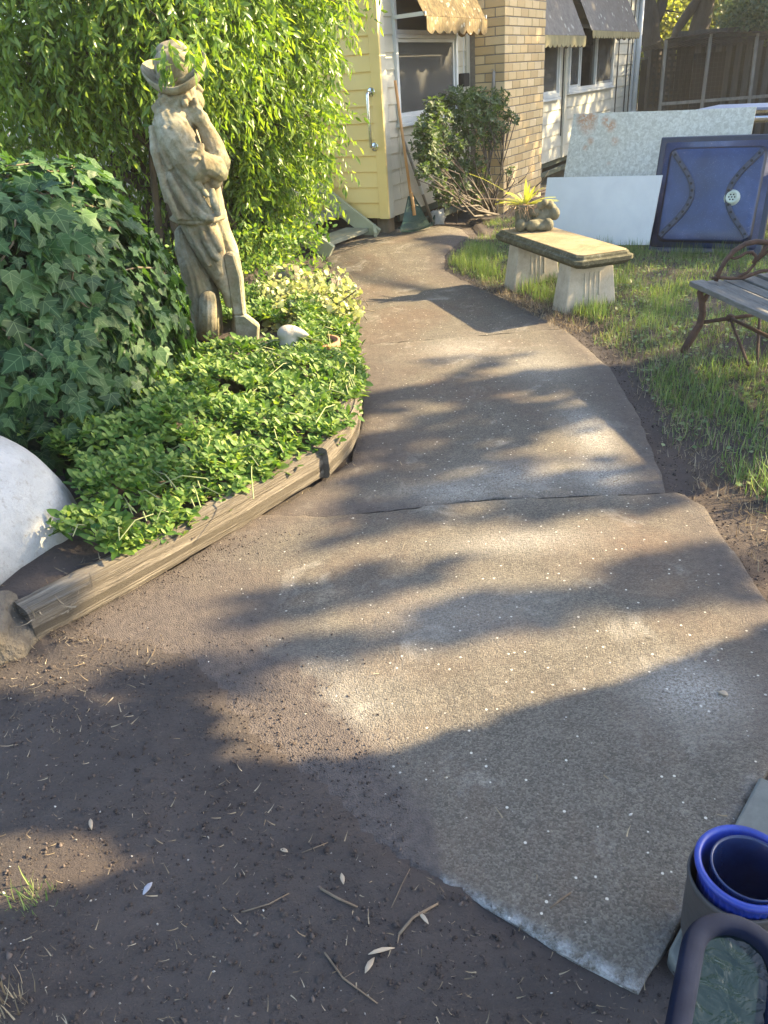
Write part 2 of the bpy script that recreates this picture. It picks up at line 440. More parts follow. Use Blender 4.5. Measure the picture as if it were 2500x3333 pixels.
def dirt1(x, y):
    s = x * .6 + (y - 1.07) * .8                        # soil trodden over the left part of the slab
    k = sstep((.10 - x - .30 * (y - 1.2)) / .45) * .95
    kk = (x - .39) * .596 + (y - .77) * .803; ext = sstep((.06 - x) / .35) * (.20 + .16 * sstep((-.15 - x) / .5) + .12 * nz(x, y, 11, 3.5) + .09 * nz(x, y, 7, 13) + .05 * nz(x, y, 3, 40))
    k = max(k, 2.6 * (1 - sstep((kk - ext + .05) / .30)) if x < .06 else 0)
    k = max(k, sstep((x - edge_r(y) + .22) / .2) * (.9 if y > 1.1 else 0), .8 * sstep((edge_l(y) + .35 - x) / .3))
    return k
def dirt2(x, y):
    return max(.95 * sstep((edge_l(y) + .40 - x) / .35) * sstep((5.5 - y) / 1.5), .85 * sstep((x - edge_r(y) + .25) / .22), .9 * sstep((2.80 - y) / .1) * sstep((.3 - x) / .3))
near_poly = [(.39, .77), (.60, .985), (.85, 1.25), (1.14, 1.56), (1.14, 1.86), (1.16, 2.15), (1.185, 2.46), (1.14, 2.575), (.85, 2.60), (.40, 2.63), (-.2, 2.60), (-.50, 2.66), (-.76, 2.30), (-1.12, 1.96), (-.98, 1.78), (-.02, 1.07)]
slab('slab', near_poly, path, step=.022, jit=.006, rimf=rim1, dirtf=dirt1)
y2 = 4.86
mid_poly = [(-.2, 2.630), (.40, 2.664), (.85, 2.634), (1.10, 2.612)] + [(p[1], p[0]) for p in EDGE_R if 2.9 < p[0] < y2] + [(edge_r(y2), y2), (edge_l(y2), y2 - .02)] + [(p[1], p[0]) for p in EDGE_L[::-1] if 2.7 < p[0] < y2] + [(-.52, 2.63)]
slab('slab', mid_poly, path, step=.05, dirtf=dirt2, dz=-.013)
far_poly = [(edge_l(y2 + .012), y2 - .008), (edge_r(y2 + .012), y2 + .012)] + [(p[1], p[0]) for p in EDGE_R if y2 < p[0] < 7.5] + [(1.05, 7.9), (1.02, 8.35), (.75, 8.45), (.3, 8.42), (-.1, 8.3), (-.42, 8.1)] + [(p[1], p[0]) for p in EDGE_L[::-1] if y2 < p[0] < 8.0]
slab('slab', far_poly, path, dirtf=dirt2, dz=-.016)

# raised garden bed behind the timber edging
def bed_z(x, y):
    inside = edge_l(max(1.98, y)) - x
    return .085 + .05 * sstep((inside - .1) / .8) + .03 * nz(x, y, 0, 3) + .02 * nz(x, y, 2, 9) - (.12 * sstep((y - 7.2) / .6))
def in_bed(x, y): return x < edge_l(max(y, 1.99)) - .05 and y > 1.99 + max(0, -1.12 - x) * .35
V, Q = grid_sheet(-5.0, .1, 1.9, 8.2, .06, bed_z, in_bed)
o = bpy.data.objects.new('garden_soil', fast_mesh('garden_soil', V, Q, M_SOIL, True)); COL.objects.link(o); o['kind'] = 'structure'

# ================================================================== HOUSE
HA = R_(31.3)
hU = np.array([math.sin(HA), math.cos(HA), 0]); hN = np.array([math.cos(HA), -math.sin(HA), 0]); UZ = np.array([0, 0, 1.0])
hO = np.array([1.68, 9.63, 0]) - hN * .44
U0, U1 = -2.01, 7.55                     # corners of the long wall along hU
def hp(u, d, z): return hO + hU * u + hN * d + UZ * z
def wall_mat(name, a, b, dirt):
    t = NT(name); f = t.noise(2.2, 6, .6, .4); c = t.ramp(f, (.3, a), (.75, b))
    g = t.noise(9, 7, .7, .2, stretch=(1, 1, .28)); c = t.mix(t.ramp(g, (.56, 0.0), (.82, .4)), c, dirt)
    c = t.mix(t.math('MULTIPLY', t.rnd(True), .12), c, dirt)
    return t.fin(c, .55, t.bump(t.noise(120, 3), .08, .002), spec=.35)
M_CRM_BOUNCE = wall_mat('cream_paint_bounce_tint', (.84, .615, .23), (.87, .67, .29), (.58, .41, .18))  # same cream paint, with warm bounced light mixed into the colour
M_CRM = wall_mat('cream_paint', (.50, .47, .38), (.57, .54, .44), (.30, .275, .21))
M_CRM2 = wall_mat('pale_cream_paint', (.48, .465, .39), (.55, .535, .45), (.30, .29, .24))
M_WHT = simple('white_trim', (.50, .53, .54), (.60, .62, .61), 6, .45, .05)
M_DKG = simple('dark_green_timber', (.035, .05, .042), (.06, .08, .065), 6, .8, .3)
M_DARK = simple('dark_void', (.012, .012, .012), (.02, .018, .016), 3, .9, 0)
M_ROOM = simple('room_lining', (.075, .07, .062), (.10, .095, .085), 3, .9, 0)
t = NT('window_glass'); t.b.inputs['Base Color'].default_value = (.9, .95, .95, 1); t.b.inputs['Roughness'].default_value = .02
tr = t.n('ShaderNodeBsdfTransparent'); tr.inputs[0].default_value = (.55, .58, .58, 1); gl = t.n('ShaderNodeBsdfGlossy'); gl.inputs['Roughness'].default_value = .02
fr = t.n('ShaderNodeFresnel'); fr.inputs[0].default_value = 1.5; mx = t.n('ShaderNodeMixShader')
t.l(fr.outputs[0], mx.inputs[0]); t.l(tr.outputs[0], mx.inputs[1]); t.l(gl.outputs[0], mx.inputs[2]); t.l(mx.outputs[0], t.out.inputs[0])
M_GLASS = t.m
M_STEEL = simple('stainless_steel', (.55, .55, .55), (.68, .67, .65), 5, .22, .03, metal=1)

house = thing('weatherboard_house', 'cream weatherboard house, end wall coloured for yellow bounced light, with a buff brick chimney and striped awnings', 'house', hp(U0, 0, 0))

def boards(wall, P, du, dn, ulen, z0, z1, mat, holes=(), pitch=.142, joints=()):
    """lapped weatherboards on the plane through P; holes are (u0, u1, z0, z1)"""
    z = z0; k = 0
    while z < z1 - .03:
        zt = min(z + pitch, z1)
        spans = []
        cuts = sorted({0.0, ulen} | {h[0] for h in holes} | {h[1] for h in holes} | ({joints[k % len(joints)]} if joints and k % 2 else set()))
        for a, b in zip(cuts[:-1], cuts[1:]):
            if b - a < .004: continue
            mid = (a + b) / 2; lo, hi = z, zt + .012
            for h in holes:
                if h[0] <= mid <= h[1]:
                    if h[2] > lo and h[2] < hi: hi = h[2]
                    elif h[3] > lo and h[3] < hi: lo = h[3]
                    elif h[2] <= lo and h[3] >= hi: hi = lo
            if hi - lo < .012: continue
            w = MB(); e = .0012
            A = P + du * (a + e); B = P + du * (b - e)
            j = random.uniform(-.0015, .0015)
            f0, f1 = .020 + j, .006 + j
            vs = []
            for q in (A, B):
                vs += [q + UZ * lo - dn * .004, q + UZ * lo + dn * f0, q + UZ * (lo + .004) + dn * (f0 + .002), q + UZ * hi + dn * f1, q + UZ * hi - dn * .004]
            w.add(vs, [(0, 1, 2, 3, 4), (9, 8, 7, 6, 5), (0, 5, 6, 1), (1, 6, 7, 2), (2, 7, 8, 3), (3, 8, 9, 4), (4, 9, 5, 0)])
            w.build('weatherboard', mat, wall, recalc=True)
        z = zt; k += 1

WZ0, WZ1 = .25, 2.75
# --- the long side wall
win1 = (-1.735 - U0, -.345 - U0, 1.075, 2.32)
win2 = (2.30 - U0, 3.16 - U0, 1.075, 1.98)
win3 = (3.60 - U0, 6.03 - U0, 1.115, 1.98)
P0 = hp(U0, 0, 0); L = U1 - U0
CH0, CH1, CHD = 0.0, 1.33, .44           # chimney along the wall
def wall_core(name, mat, P, du, dn, ulen, holes, z0, z1, parent):
    w = MB(); us = sorted({0, ulen} | {h[0] for h in holes} | {h[1] for h in holes})
    for a, b in zip(us[:-1], us[1:]):
        h = [q for q in holes if q[0] <= (a + b) / 2 <= q[1]]
        rs = [(z0, z1)] if not h else [(z0, h[0][2]), (h[0][3], z1)]
        for lo, hi in rs: w.obox(P + du * a - dn * .10 + UZ * lo, du * (b - a), dn * .096, UZ * (hi - lo))
    return w.build(name, mat, parent, recalc=True)
side = wall_core('side_wall', M_CRM, P0, hU, hN, L, [win1, win2, win3], WZ0, WZ1, house)
gap = (CH0 - U0 - .002, CH1 - U0 + .002, 0, 9)
boards(side, P0 + hU * .095, hU, hN, CH0 - U0 - .095 - .095, WZ0, WZ1, M_CRM, [tuple(np.array(win1) - (.095, .095, 0, 0))])
far0 = CH1
def shift(h, s): return (h[0] - s, h[1] - s, h[2], h[3])
boards(side, hp(far0, 0, 0), hU, hN, 3.40 - far0, WZ0, WZ1, M_CRM2, [shift(win2, far0 - U0)], .165)
boards(side, hp(3.49, 0, 0), hU, hN, U1 - 3.49 - .11, WZ0, WZ1, M_CRM2, [shift(win3, 3.49 - U0)], .165, joints=(1.6, 2.9))
b = MB(); b.obox(hp(3.40, -.004, WZ0), hU * .09, hN * .05, UZ * (WZ1 - WZ0)); b.build('cover_strip', M_CRM2, side, bevel=.003)
b = MB(); b.obox(hp(-.093, -.004, WZ0), hU * .09, hN * .036, UZ * (WZ1 - WZ0)); b.build('cover_strip', M_CRM, side, bevel=.003)
b = MB(); b.obox(hp(U0, -.004, WZ0 - .005), hU * .093, hN * .034, UZ * (WZ1 - WZ0)); b.build('corner_board', M_CRM, side, bevel=.003)
b = MB(); b.obox(hp(U1 - .108, -.004, WZ0), hU * .108, hN * .034, UZ * (WZ1 - WZ0)); b.build('corner_board', M_WHT, side, bevel=.003)
# cables clipped to the far wall
for u, z0, z1 in ((6.35, .5, 2.4), (6.98, .5, 2.6), (7.28, .45, 2.6), (3.33, .55, 1.85)):
    MB().tube([hp(u, .03, z0), hp(u + .01, .028, (z0 + z1) / 2), hp(u, .03, z1)], .009, 6).build('cable', M_DARK, side)
# --- the end wall, yellow from bounced light put into its colour
yU = -hN; yN = -hU                       # runs back to the left, faces the camera
yel = wall_core('end_wall', M_CRM_BOUNCE, P0, yU, yN, 3.6, [], WZ0, WZ1, house)
boards(yel, P0 + yU * .075, yU, yN, 3.5, WZ0, WZ1, M_CRM_BOUNCE)
b = MB(); b.obox(P0 + UZ * (WZ0 - .005) + hN * .03 - yN * .004, yU * .103, yN * .032, UZ * (WZ1 - WZ0)); b.build('corner_board', M_CRM_BOUNCE, yel, bevel=.003)
# grab rail on the yellow wall
ga = plane_pt(1208, 300, P0 + yN * .02, yN); gb = plane_pt(1222, 478, P0 + yN * .02, yN)
def grab():
    a, z0 = ga, gb
    top = np.array([(ga[0] + gb[0]) / 2, (ga[1] + gb[1]) / 2, ga[2]]); bot = top.copy(); bot[2] = gb[2]
    pts = [top, top + yN * .055 + UZ * .0]
    for k in range(1, 6):
        th = k / 6 * math.pi / 2; pts.append(top + yN * (.055 + .025 * math.sin(th)) - UZ * .025 * (1 - math.cos(th)) + yU * .0)
    down = [bot + (p - top) * (1, 1, -1) for p in pts]
    tube = MB().tube(pts + down[::-1], .014, 12)
    g = tube.build('grab_rail', M_STEEL, house, smooth=True)
    for p in (top, bot):
        MB().lathe(p + yN * .001, [(.0, .0), (.040, .0), (.040, .006), (.034, .011), (.0, .012)], 24, yN).build('flange', M_STEEL, g, smooth=True)
grab()
# dark voids, stumps and base boards under the house
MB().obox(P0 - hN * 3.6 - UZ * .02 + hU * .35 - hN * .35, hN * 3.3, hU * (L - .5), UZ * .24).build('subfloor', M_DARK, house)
M_STUMP = simple('old_stump_timber', (.13, .10, .07), (.24, .19, .13), 12, .85, .5, 40, .008, stretch=(1, 1, .2))
for u in (.06, 2.3, 4.6, 7.0, 9.2):
    MB().obox(hp(U0 + u, -.16, -.02), hU * .13, hN * .13, UZ * .268).build('stump', M_STUMP, house, bevel=.008)
for u in (1.2, 2.4, 3.4): MB().obox(P0 + yU * u + yN * -.16 - UZ * .02, yU * .12, yN * .12, UZ * .265).build('stump', M_STUMP, house, bevel=.008)
for z in (.045, .17):
    for a, bnd in ((.30, 1.95), (3.4, 9.4)):
        MB().obox(hp(U0 + a, -.055, z), hU * (bnd - a), hN * .03, UZ * .068).build('base_board', M_DKG, house, bevel=.003)
# roof above the picture
M_ROOF = simple('grey_roof_sheet', (.18, .18, .18), (.25, .25, .25), 5, .6, .1)
MB().obox(P0 - hN * 3.9 - hU * .45 + UZ * WZ1, hN * 4.25, hU * (L + .9), UZ * .12).build('roof', M_ROOF, house)

# --- windows
M_CURT = simple('dull_blind', (.19, .175, .155), (.25, .235, .205), 4, .9, .15, 40, .01)
M_FLY = simple('flyscreen_frame', (.20, .22, .23), (.28, .30, .31), 6, .5, 0)
t = NT('flyscreen_mesh'); t.fin((.11, .115, .115), .9); tr = t.n('ShaderNodeBsdfTransparent'); mx = t.n('ShaderNodeMixShader'); mx.inputs[0].default_value = .60
t.l(t.b.outputs[0], mx.inputs[1]); t.l(tr.outputs[0], mx.inputs[2]); t.l(mx.outputs[0], t.out.inputs[0]); M_SCREEN = t.m
def window(u0, u1, z0, z1, stiles, transom=None, fr=.045, depth=.7, sill=.05, screens=()):
    u0 += U0; u1 += U0
    f = MB(); pr = .045
    for a, b, lo, hi in ((u0, u0 + fr, z0, z1), (u1 - fr, u1, z0, z1), (u0 + fr, u1 - fr, z0, z0 + sill), (u0 + fr, u1 - fr, z1 - fr, z1)):
        f.obox(hp(a + .0005, -.02, lo), hU * (b - a - .001), hN * (.02 + pr), UZ * (hi - lo))
    w = f.build('window', M_WHT, house, bevel=.003)
    s = MB().obox(hp(u0 - .02, .004, z0 - .035), hU * (u1 - u0 + .04), hN * .062, UZ * .033); s.build('sill', M_WHT, w, bevel=.004)
    xs = [u0 + fr] + [u0 + q for q in stiles] + [u1 - fr]
    zs = [z0 + sill] + ([transom] if transom else []) + [z1 - fr]
    for q in stiles: MB().obox(hp(u0 + q - .022, -.012, z0 + sill + .001), hU * .044, hN * (.012 + pr - .006), UZ * (z1 - fr - z0 - sill - .002)).build('mullion', M_WHT, w, bevel=.003)
    for i in range(len(xs) - 1):
        a, b = xs[i] + (.023 if i else .001), xs[i + 1] - (.023 if i < len(xs) - 2 else .001)
        if transom: MB().obox(hp(a, -.012, transom - .018), hU * (b - a), hN * (.012 + pr - .010), UZ * .036).build('transom', M_WHT, w, bevel=.003)
        for j in range(len(zs) - 1):
            lo, hi = zs[j] + (.019 if j else .001), zs[j + 1] - (.019 if j < len(zs) - 2 else .001)
            MB().obox(hp(a, -.003, lo), hU * (b - a), hN * .005, UZ * (hi - lo)).build('pane', M_GLASS, w)
            if (i, j) in screens:
                sm = MB()
                for p, q, r, v in ((a, a + .03, lo, hi), (b - .03, b, lo, hi), (a + .03, b - .03, lo, lo + .035), (a + .03, b - .03, hi - .03, hi)):
                    sm.obox(hp(p + .001, .008, r + .001), hU * (q - p - .002), hN * .014, UZ * (v - r - .002))
                sf = sm.build('screen_frame', M_FLY if i else M_WHT, w)
                MB().obox(hp(a + .031, .014, lo + .036), hU * (b - a - .062), hN * .001, UZ * (hi - lo - .067)).build('screen_mesh', M_SCREEN, w)
    r = MB()                                           # the dark room behind
    a, b, lo, hi = u0 + .004, u1 - .004, z0 + .004, z1 - .004
    r.obox(hp(a, -depth, lo), hU * (b - a), hN * .01, UZ * (hi - lo))
    for p in (a, b - .01): r.obox(hp(p, -depth + .011, lo), hU * .01, hN * (depth - .115), UZ * (hi - lo))
    for p in (lo, hi - .01): r.obox(hp(a + .011, -depth + .011, p), hU * (b - a - .022), hN * (depth - .115), UZ * .01)
    r.build('room', M_ROOM, w)
    return w
w1 = window(*win1, [], transom=1.80, screens=((0, 0), (0, 1)))
# lower sash rail, sliding track, curtain with a scalloped hem and a hanging pull in the near window
b = MB()
for u in (-.50, -.455): b.obox(hp(u, -.05, 1.13), hU * .03, hN * .04, UZ * .64)
b.build('sash_stile', M_FLY, w1, bevel=.003)
cv = MB(); cv.obox(hp(-1.685, -.16, 1.09), hU * 1.29, hN * .006, UZ * 1.19); cv.build('blind', M_CURT, w1)
window(*win2, [], screens=((0, 0),), depth=.5)
window(*win3, [.56, 1.42], screens=((0, 0), (2, 0)), depth=.6)
# cord, meter box and drain pipe
MB().tube([hp(-.21, .05, 2.4), hp(-.21, .045, 1.4), hp(-.19, .05, 1.02)], .006, 6).build('cord', M_WHT, house)
b = MB().obox(hp(-.30, .02, 1.33), hU * .16, hN * .07, UZ * .13); bx = b.build('meter_box', M_DARK, house, bevel=.012)
dp = MB(); dp.tube([hp(U1 + .01, .075, -.02), hp(U1 + .01, .075, 2.7)], .045, 14); d = dp.build('drain_pipe', M_WHT, house, smooth=True)
for z in (.6, 1.6): MB().lathe(hp(U1 + .01, .075, z), [(.0455, 0), (.052, .0), (.052, .05), (.0455, .05)], 16).build('pipe_collar', M_WHT, d)
# thin cable hanging below the near window
MB().tube([hp(-1.74, .03, 1.2), hp(-1.735, .03, .8), hp(-1.72, .035, .62)], .004, 6).build('cable', M_CRM, house)

# --- chimney of single bricks
t = NT('buff_brick'); r = t.rnd(True)
c = t.ramp(r, (.0, (.48, .34, .17)), (.35, (.56, .41, .21)), (.7, (.61, .46, .25)), (1.0, (.66, .51, .30)))
c = t.mix(t.ramp(t.noise(16, 6, .7, .5), (.5, 0.0), (.8, .4)), c, (.42, .32, .19))
c = t.mix(t.ramp(t.noise(5, 4), (.55, .0), (.8, .35)), c, (.50, .42, .28))
M_BRICK = t.fin(c, .75, t.bump(t.noise(150, 4, .7), .35, .003), spec=.3)
M_MORT = simple('grey_mortar', (.17, .15, .12), (.25, .22, .18), 30, .95, .6, 200, .004)
chm = MB().obox(hp(CH0 + .008, -.01, -.05), hU * (CH1 - .016), hN * (CHD + .003), UZ * 3.3).build('chimney', M_MORT, house)
def brick_mesh(l, d, h, ch=.004):
    w = MB(); w.obox((-l / 2, -d / 2, -h / 2), (l, 0, 0), (0, d, 0), (0, 0, h)); me = w.mesh('brick', M_BRICK)
    bm = bmesh.new(); bm.from_mesh(me); bmesh.ops.bevel(bm, geom=bm.edges[:], offset=ch, segments=1, affect='EDGES'); bm.to_mesh(me); bm.free(); return me
BP, BL, BD, BH = .0862, .230, .110, .0765
me_s, me_h = brick_mesh(BL, BD, BH), brick_mesh(BD, BD, BH)
FH = Matrix(((hU[0], hN[0], 0), (hU[1], hN[1], 0), (0, 0, 1)))       # local X along hU, local Y along hN
FL = Matrix(((-hN[0], -hU[0], 0), (-hN[1], -hU[1], 0), (0, 0, 1)))   # for the narrow face
def place_brick(me, F, p):
    M = Matrix.Translation(Vector(p)) @ (F.to_4x4()); M = M @ Matrix.Rotation(random.uniform(-.004, .004), 4, 'Z')
    inst('brick', me, chm, M)
me_q = brick_mesh(.092, BD, BH)
k = 0; z = -.02
while z < 3.1:
    zc = z + BH / 2; odd = k % 2
    # long right-hand face
    u = CH0 + (.0 if odd else BD + .010)
    if odd: pass
    while u + .05 < CH1:
        l = BL if u + BL < CH1 + .002 else None
        if l: place_brick(me_s, FH, hp(u + BL / 2, CHD - BD / 2 + random.uniform(-.0015, .0015), zc))
        elif CH1 - u > .08: place_brick(me_q, FH, hp(u + .046, CHD - BD / 2, zc))
        u += BL + .010
    # narrow face towards the camera
    d = CHD - (BD + .010 if odd else 0.0)
    while d > .10:
        if d - BL > .0: place_brick(me_s, FL, hp(CH0 + BD / 2 + random.uniform(-.0015, .0015), d - BL / 2, zc)); d -= BL + .010
        elif d - BD > -.02: place_brick(me_h, FL, hp(CH0 + BD / 2, d - BD / 2, zc)); d -= BD + .010
        else: break
    z += BP; k += 1

# --- awnings
t = NT('mossy_awning'); f = t.noise(7, 8, .7, .5)
c = t.ramp(f, (.3, (.13, .095, .05)), (.5, (.25, .19, .095)), (.72, (.40, .32, .17)))
li = t.vor(13, 'Distance'); lm = t.math('MULTIPLY', t.ramp(li, (.10, .2), (.20, 1.0), (.30, 0.0)), t.ramp(t.noise(5, 3), (.46, 0.0), (.54, 1.0)))
c = t.mix(lm, c, (.55, .55, .47)); st = t.noise(40, 6, .7, .3, stretch=(1, 1, .18)); c = t.mix(t.ramp(st, (.46, 0.0), (.66, .85)), c, (.075, .062, .035))
t.fin(c, .9, t.bump(st, .6, .01)); tl = t.n('ShaderNodeBsdfTranslucent'); t.l(t.mix(1.0, c, (1.5, 1.35, .9), 'MULTIPLY'), tl.inputs[0]); mx = t.n('ShaderNodeMixShader'); mx.inputs[0].default_value = .35
t.l(t.b.outputs[0], mx.inputs[1]); t.l(tl.outputs[0], mx.inputs[2]); t.l(mx.outputs[0], t.out.inputs[0]); M_AWN1 = t.m
t = NT('grey_awning'); f = t.noise(9, 8, .7, .5); c = t.ramp(f, (.3, (.13, .115, .10)), (.7, (.26, .235, .21)))
dt = t.n('ShaderNodeVectorMath'); dt.operation = 'DOT_PRODUCT'; t.l(t.tc.outputs['Object'], dt.inputs[0]); dt.inputs[1].default_value = tuple(hU)
fz = t.math('FRACT', t.math('MULTIPLY', dt.outputs['Value'], 20.8)); c = t.mix(t.ramp(fz, (.25, 0.0), (.5, .75), (.75, 0.0)), c, (.085, .075, .066))
li = t.vor(8, 'Distance'); lm = t.math('MULTIPLY', t.ramp(li, (.16, 1.0), (.26, 0.0)), t.ramp(t.noise(3, 3), (.46, 0.0), (.54, .9)))
c = t.mix(lm, c, (.40, .40, .35)); M_AWN2 = t.fin(c, .85, t.bump(t.noise(40, 5), .4, .006))
M_AWNV = simple('stained_valance', (.18, .15, .07), (.33, .29, .15), 14, .9, .5, 60, .006, stretch=(1, 1, .25))
def scallop(mb, A, B, h, n, amp, steps=6, th=.008, out=None):
    A = np.asarray(A, float); B = np.asarray(B, float); top = []; bot = []
    N = n * steps
    for i in range(N + 1):
        p = A + (B - A) * i / N; ph = (i % steps) / steps
        top.append(p); j = .012 * nz(i * .7, n)
        bot.append(p - UZ * (h + j + amp * abs(math.sin(math.pi * i / steps)) ** .7))
    o = np.cross(B - A, UZ); o /= np.linalg.norm(o); o *= th
    for i in range(N):
        q = [top[i], top[i + 1], bot[i + 1], bot[i]]; r = [p + o for p in q]
        mb.add(q + r, [(0, 1, 2, 3), (7, 6, 5, 4), (0, 4, 5, 1), (2, 6, 7, 3), (1, 5, 6, 2), (0, 3, 7, 4)])
def awning(u0, u1, zt, ze, d, hv, matc, mats, matv, nsc, tri=True, corr=True, nside=4):
    """sloping sheet from the wall at height zt to the eave ze, d out; side cheeks; scalloped valance"""
    root = MB(); n = int((u1 - u0) / .024); rows = []
    for j in range(2):
        ring = []
        for i in range(n + 1):
            u = u0 + (u1 - u0) * i / n; w = (.008 if i % 2 else 0) if corr else .002 * math.sin(i)
            ring.append(hp(u, .05 + w if j == 0 else d + w, (zt if j == 0 else ze) + w * .5))
        rows.append(ring)
    root.add(rows[0] + rows[1], [(i, i + 1, n + 2 + i, n + 1 + i) for i in range(n)])
    a = root.build('awning', matc, house); a.modifiers.new('thick', 'SOLIDIFY').thickness = .004
    v = MB(); scallop(v, hp(u0, d + .012, ze), hp(u1, d + .012, ze), hv, nsc, .035); v.build('valance', matv, a)
    for s, u in ((1, u1 + .004),):
        k = MB(); m_ = 14; top = []; bot = []
        for i in range(m_ * nside // 2 + 1):
            q = i / (m_ * nside // 2); dd = .05 + (d - .05) * q; zz = zt + (ze - zt) * q
            top.append(hp(u, dd, zz)); bot.append(hp(u, dd, ze - hv - .035 * abs(math.sin(q * math.pi * nside))))
        M2 = len(top); k.add(top + bot, [(i, i + 1, M2 + i + 1, M2 + i) for i in range(M2 - 1)])
        c = k.build('side_cheek', mats, a); c.modifiers.new('thick', 'SOLIDIFY').thickness = .006
    return a
a1 = MB()
aw = awning(-1.76, -.36, 2.50, 1.925, .365, .10, M_AWN1, M_AWN1, M_AWN1, 8, nside=3)
b = MB()
for u in (-1.745, -.345): b.beam(hp(u, .05, 1.945), hp(u, .37, 1.950), .012, .032)
b.build('bracket', M_WHT, aw)
aw2 = awning(1.42, 3.20, 2.45, 1.80, .36, .10, M_AWN2, M_AWN2, M_AWNV, 10, nside=3)
aw3 = awning(3.30, 6.03, 2.62, 1.86, .42, .06, M_AWN2, M_AWN2, M_AWNV, 20, nside=4)

# ================================================================== THINGS BY THE HOUSE
M_STEP = simple('green_cream_step_paint', (.36, .37, .25), (.46, .46, .32), 7, .7, .25)
M_STEPT = simple('worn_grey_tread', (.22, .22, .16), (.34, .33, .24), 7, .8, .4, 50, .006)
s0 = np.array(plane_pt(1222, 764, hp(U0, 0, 0) + yN * .075, yN)); s0[2] = .06
steps = thing('timber_steps', 'low pale green timber steps beside the yellow wall, half hidden by the bush', 'steps', s0)
def sp(a, b, z): return s0 + yU * a + yN * b + UZ * z     # a to the left along the wall, b out from the wall
for b in (.0, .86):
    MB().beam(sp(-.02, b, .03), sp(.84, b, .60), .04, .15).build('stringer', M_STEP, steps, bevel=.004)
for i, (a, z) in enumerate(((.06, .07), (.31, .235), (.56, .40))):
    MB().obox(sp(a, .0215, z), yN * .817, yU * .27, UZ * .04).build('tread', M_STEPT, steps, bevel=.005)
MB().beam(sp(-.06, .10, .045), sp(.02, -.02, .10), .03, .09).build('loose_plank', M_STEP, steps, bevel=.003)

# leaf rake and a second handle leaning on the window wall
M_HANDLE = simple('orange_wood_handle', (.50, .26, .10), (.60, .34, .15), 6, .55, .1, stretch=(1, 1, .15))
M_GHAND = simple('grey_weathered_handle', (.20, .19, .17), (.32, .30, .27), 9, .7, .2, stretch=(1, 1, .15))
M_RAKE = simple('green_plastic', (.018, .055, .045), (.028, .075, .060), 8, .45, .05)
r_top = plane_pt(1286, 262, hO + hN * .075, hN); r_mid = G(1352, 655, .36); r_bot = G(1352, 746, .13)
r_mid = r_bot + (r_top - r_bot) * .20
rake = thing('leaf_rake', 'green leaf rake with an orange wooden handle leaning fan down on the wall', 'rake', r_bot)
h0 = r_bot + (r_top - r_bot) * .10
MB().tube([h0, r_top], .014, 10).build('handle', M_HANDLE, rake, smooth=True)
ax = (r_top - r_bot) / np.linalg.norm(r_top - r_bot); sx = hU * .85 + hN * .35; sx -= ax * (sx @ ax); sx /= np.linalg.norm(sx); nx_ = np.cross(sx, ax); nx_ *= np.sign(nx_ @ np.array([.3, -1, 0]))
def rk(s, a, o=0.0): return r_bot + sx * s + ax * a + nx_ * o
hb = MB(); poly = [(-.035, .315), (.035, .315), (.105, .175), (-.105, .175)]
hb.add([rk(s, a, .004) for s, a in poly] + [rk(s, a, -.004) for s, a in poly], [(0, 1, 2, 3), (7, 6, 5, 4), (0, 4, 5, 1), (1, 5, 6, 2), (2, 6, 7, 3), (3, 7, 4, 0)])
for s in (-1, 1): hb.tube([rk(s * .03, .31, .006), rk(s * .09, .20, .012), rk(s * .10, .18, .010)], .006, 6)
hb.tube([rk(-.095, .20, .012), rk(0, .235, .016), rk(.095, .20, .012)], .005, 6)
hb.build('rake_head', M_RAKE, rake, recalc=True)
MB().tube([rk(0, .13, .016), rk(0, .34, .016)], .017, 10).build('socket', M_HANDLE, rake, smooth=True)
for i in range(24):
    q = (i - 11.5) / 11.5
    MB().tube([rk(q * .10, .178), rk(q * .145, .09, .0), rk(q * .19, .0 + .02 * q * q, .0), rk(q * .20, -.015 + .02 * q * q, .035)], .0050, 5).build('tine', M_RAKE, rake)
MB().tube([rk(-.155, .08, .005), rk(0, .07, .005), rk(.155, .08, .005)], .004, 5).build('cross_brace', M_RAKE, rake)
g_top = plane_pt(1316, 462, hO + hN * .06, hN); g_bot = G(1408, 722, .06)
gh = thing('garden_tool', 'grey handled garden tool crossed behind the leaf rake', 'garden tool', g_bot)
MB().tube([g_bot, g_top], .015, 10).build('handle', M_GHAND, gh, smooth=True)
MB().lathe(g_bot + (g_top - g_bot) * .38, [(.0155, 0), (.017, .0), (.017, .11), (.0155, .11)], 10, g_top - g_bot).build('ferrule', M_WHT, gh)
gx = (g_top - g_bot) / np.linalg.norm(g_top - g_bot); gsx = np.cross(gx, hN); gsx /= np.linalg.norm(gsx)
hb = MB(); hb.beam(g_bot - gsx * .17 + gx * .0, g_bot + gsx * .17, .02, .03, gx)
hb.build('tool_head', M_RAKE, gh, bevel=.003)
for i in range(13):
    q = -.16 + .32 * i / 12; MB().tube([g_bot + gsx * q, g_bot + gsx * q - gx * .05, g_bot + gsx * q - gx * .07 + hN * .03], .004, 5).build('tine', M_RAKE, gh)
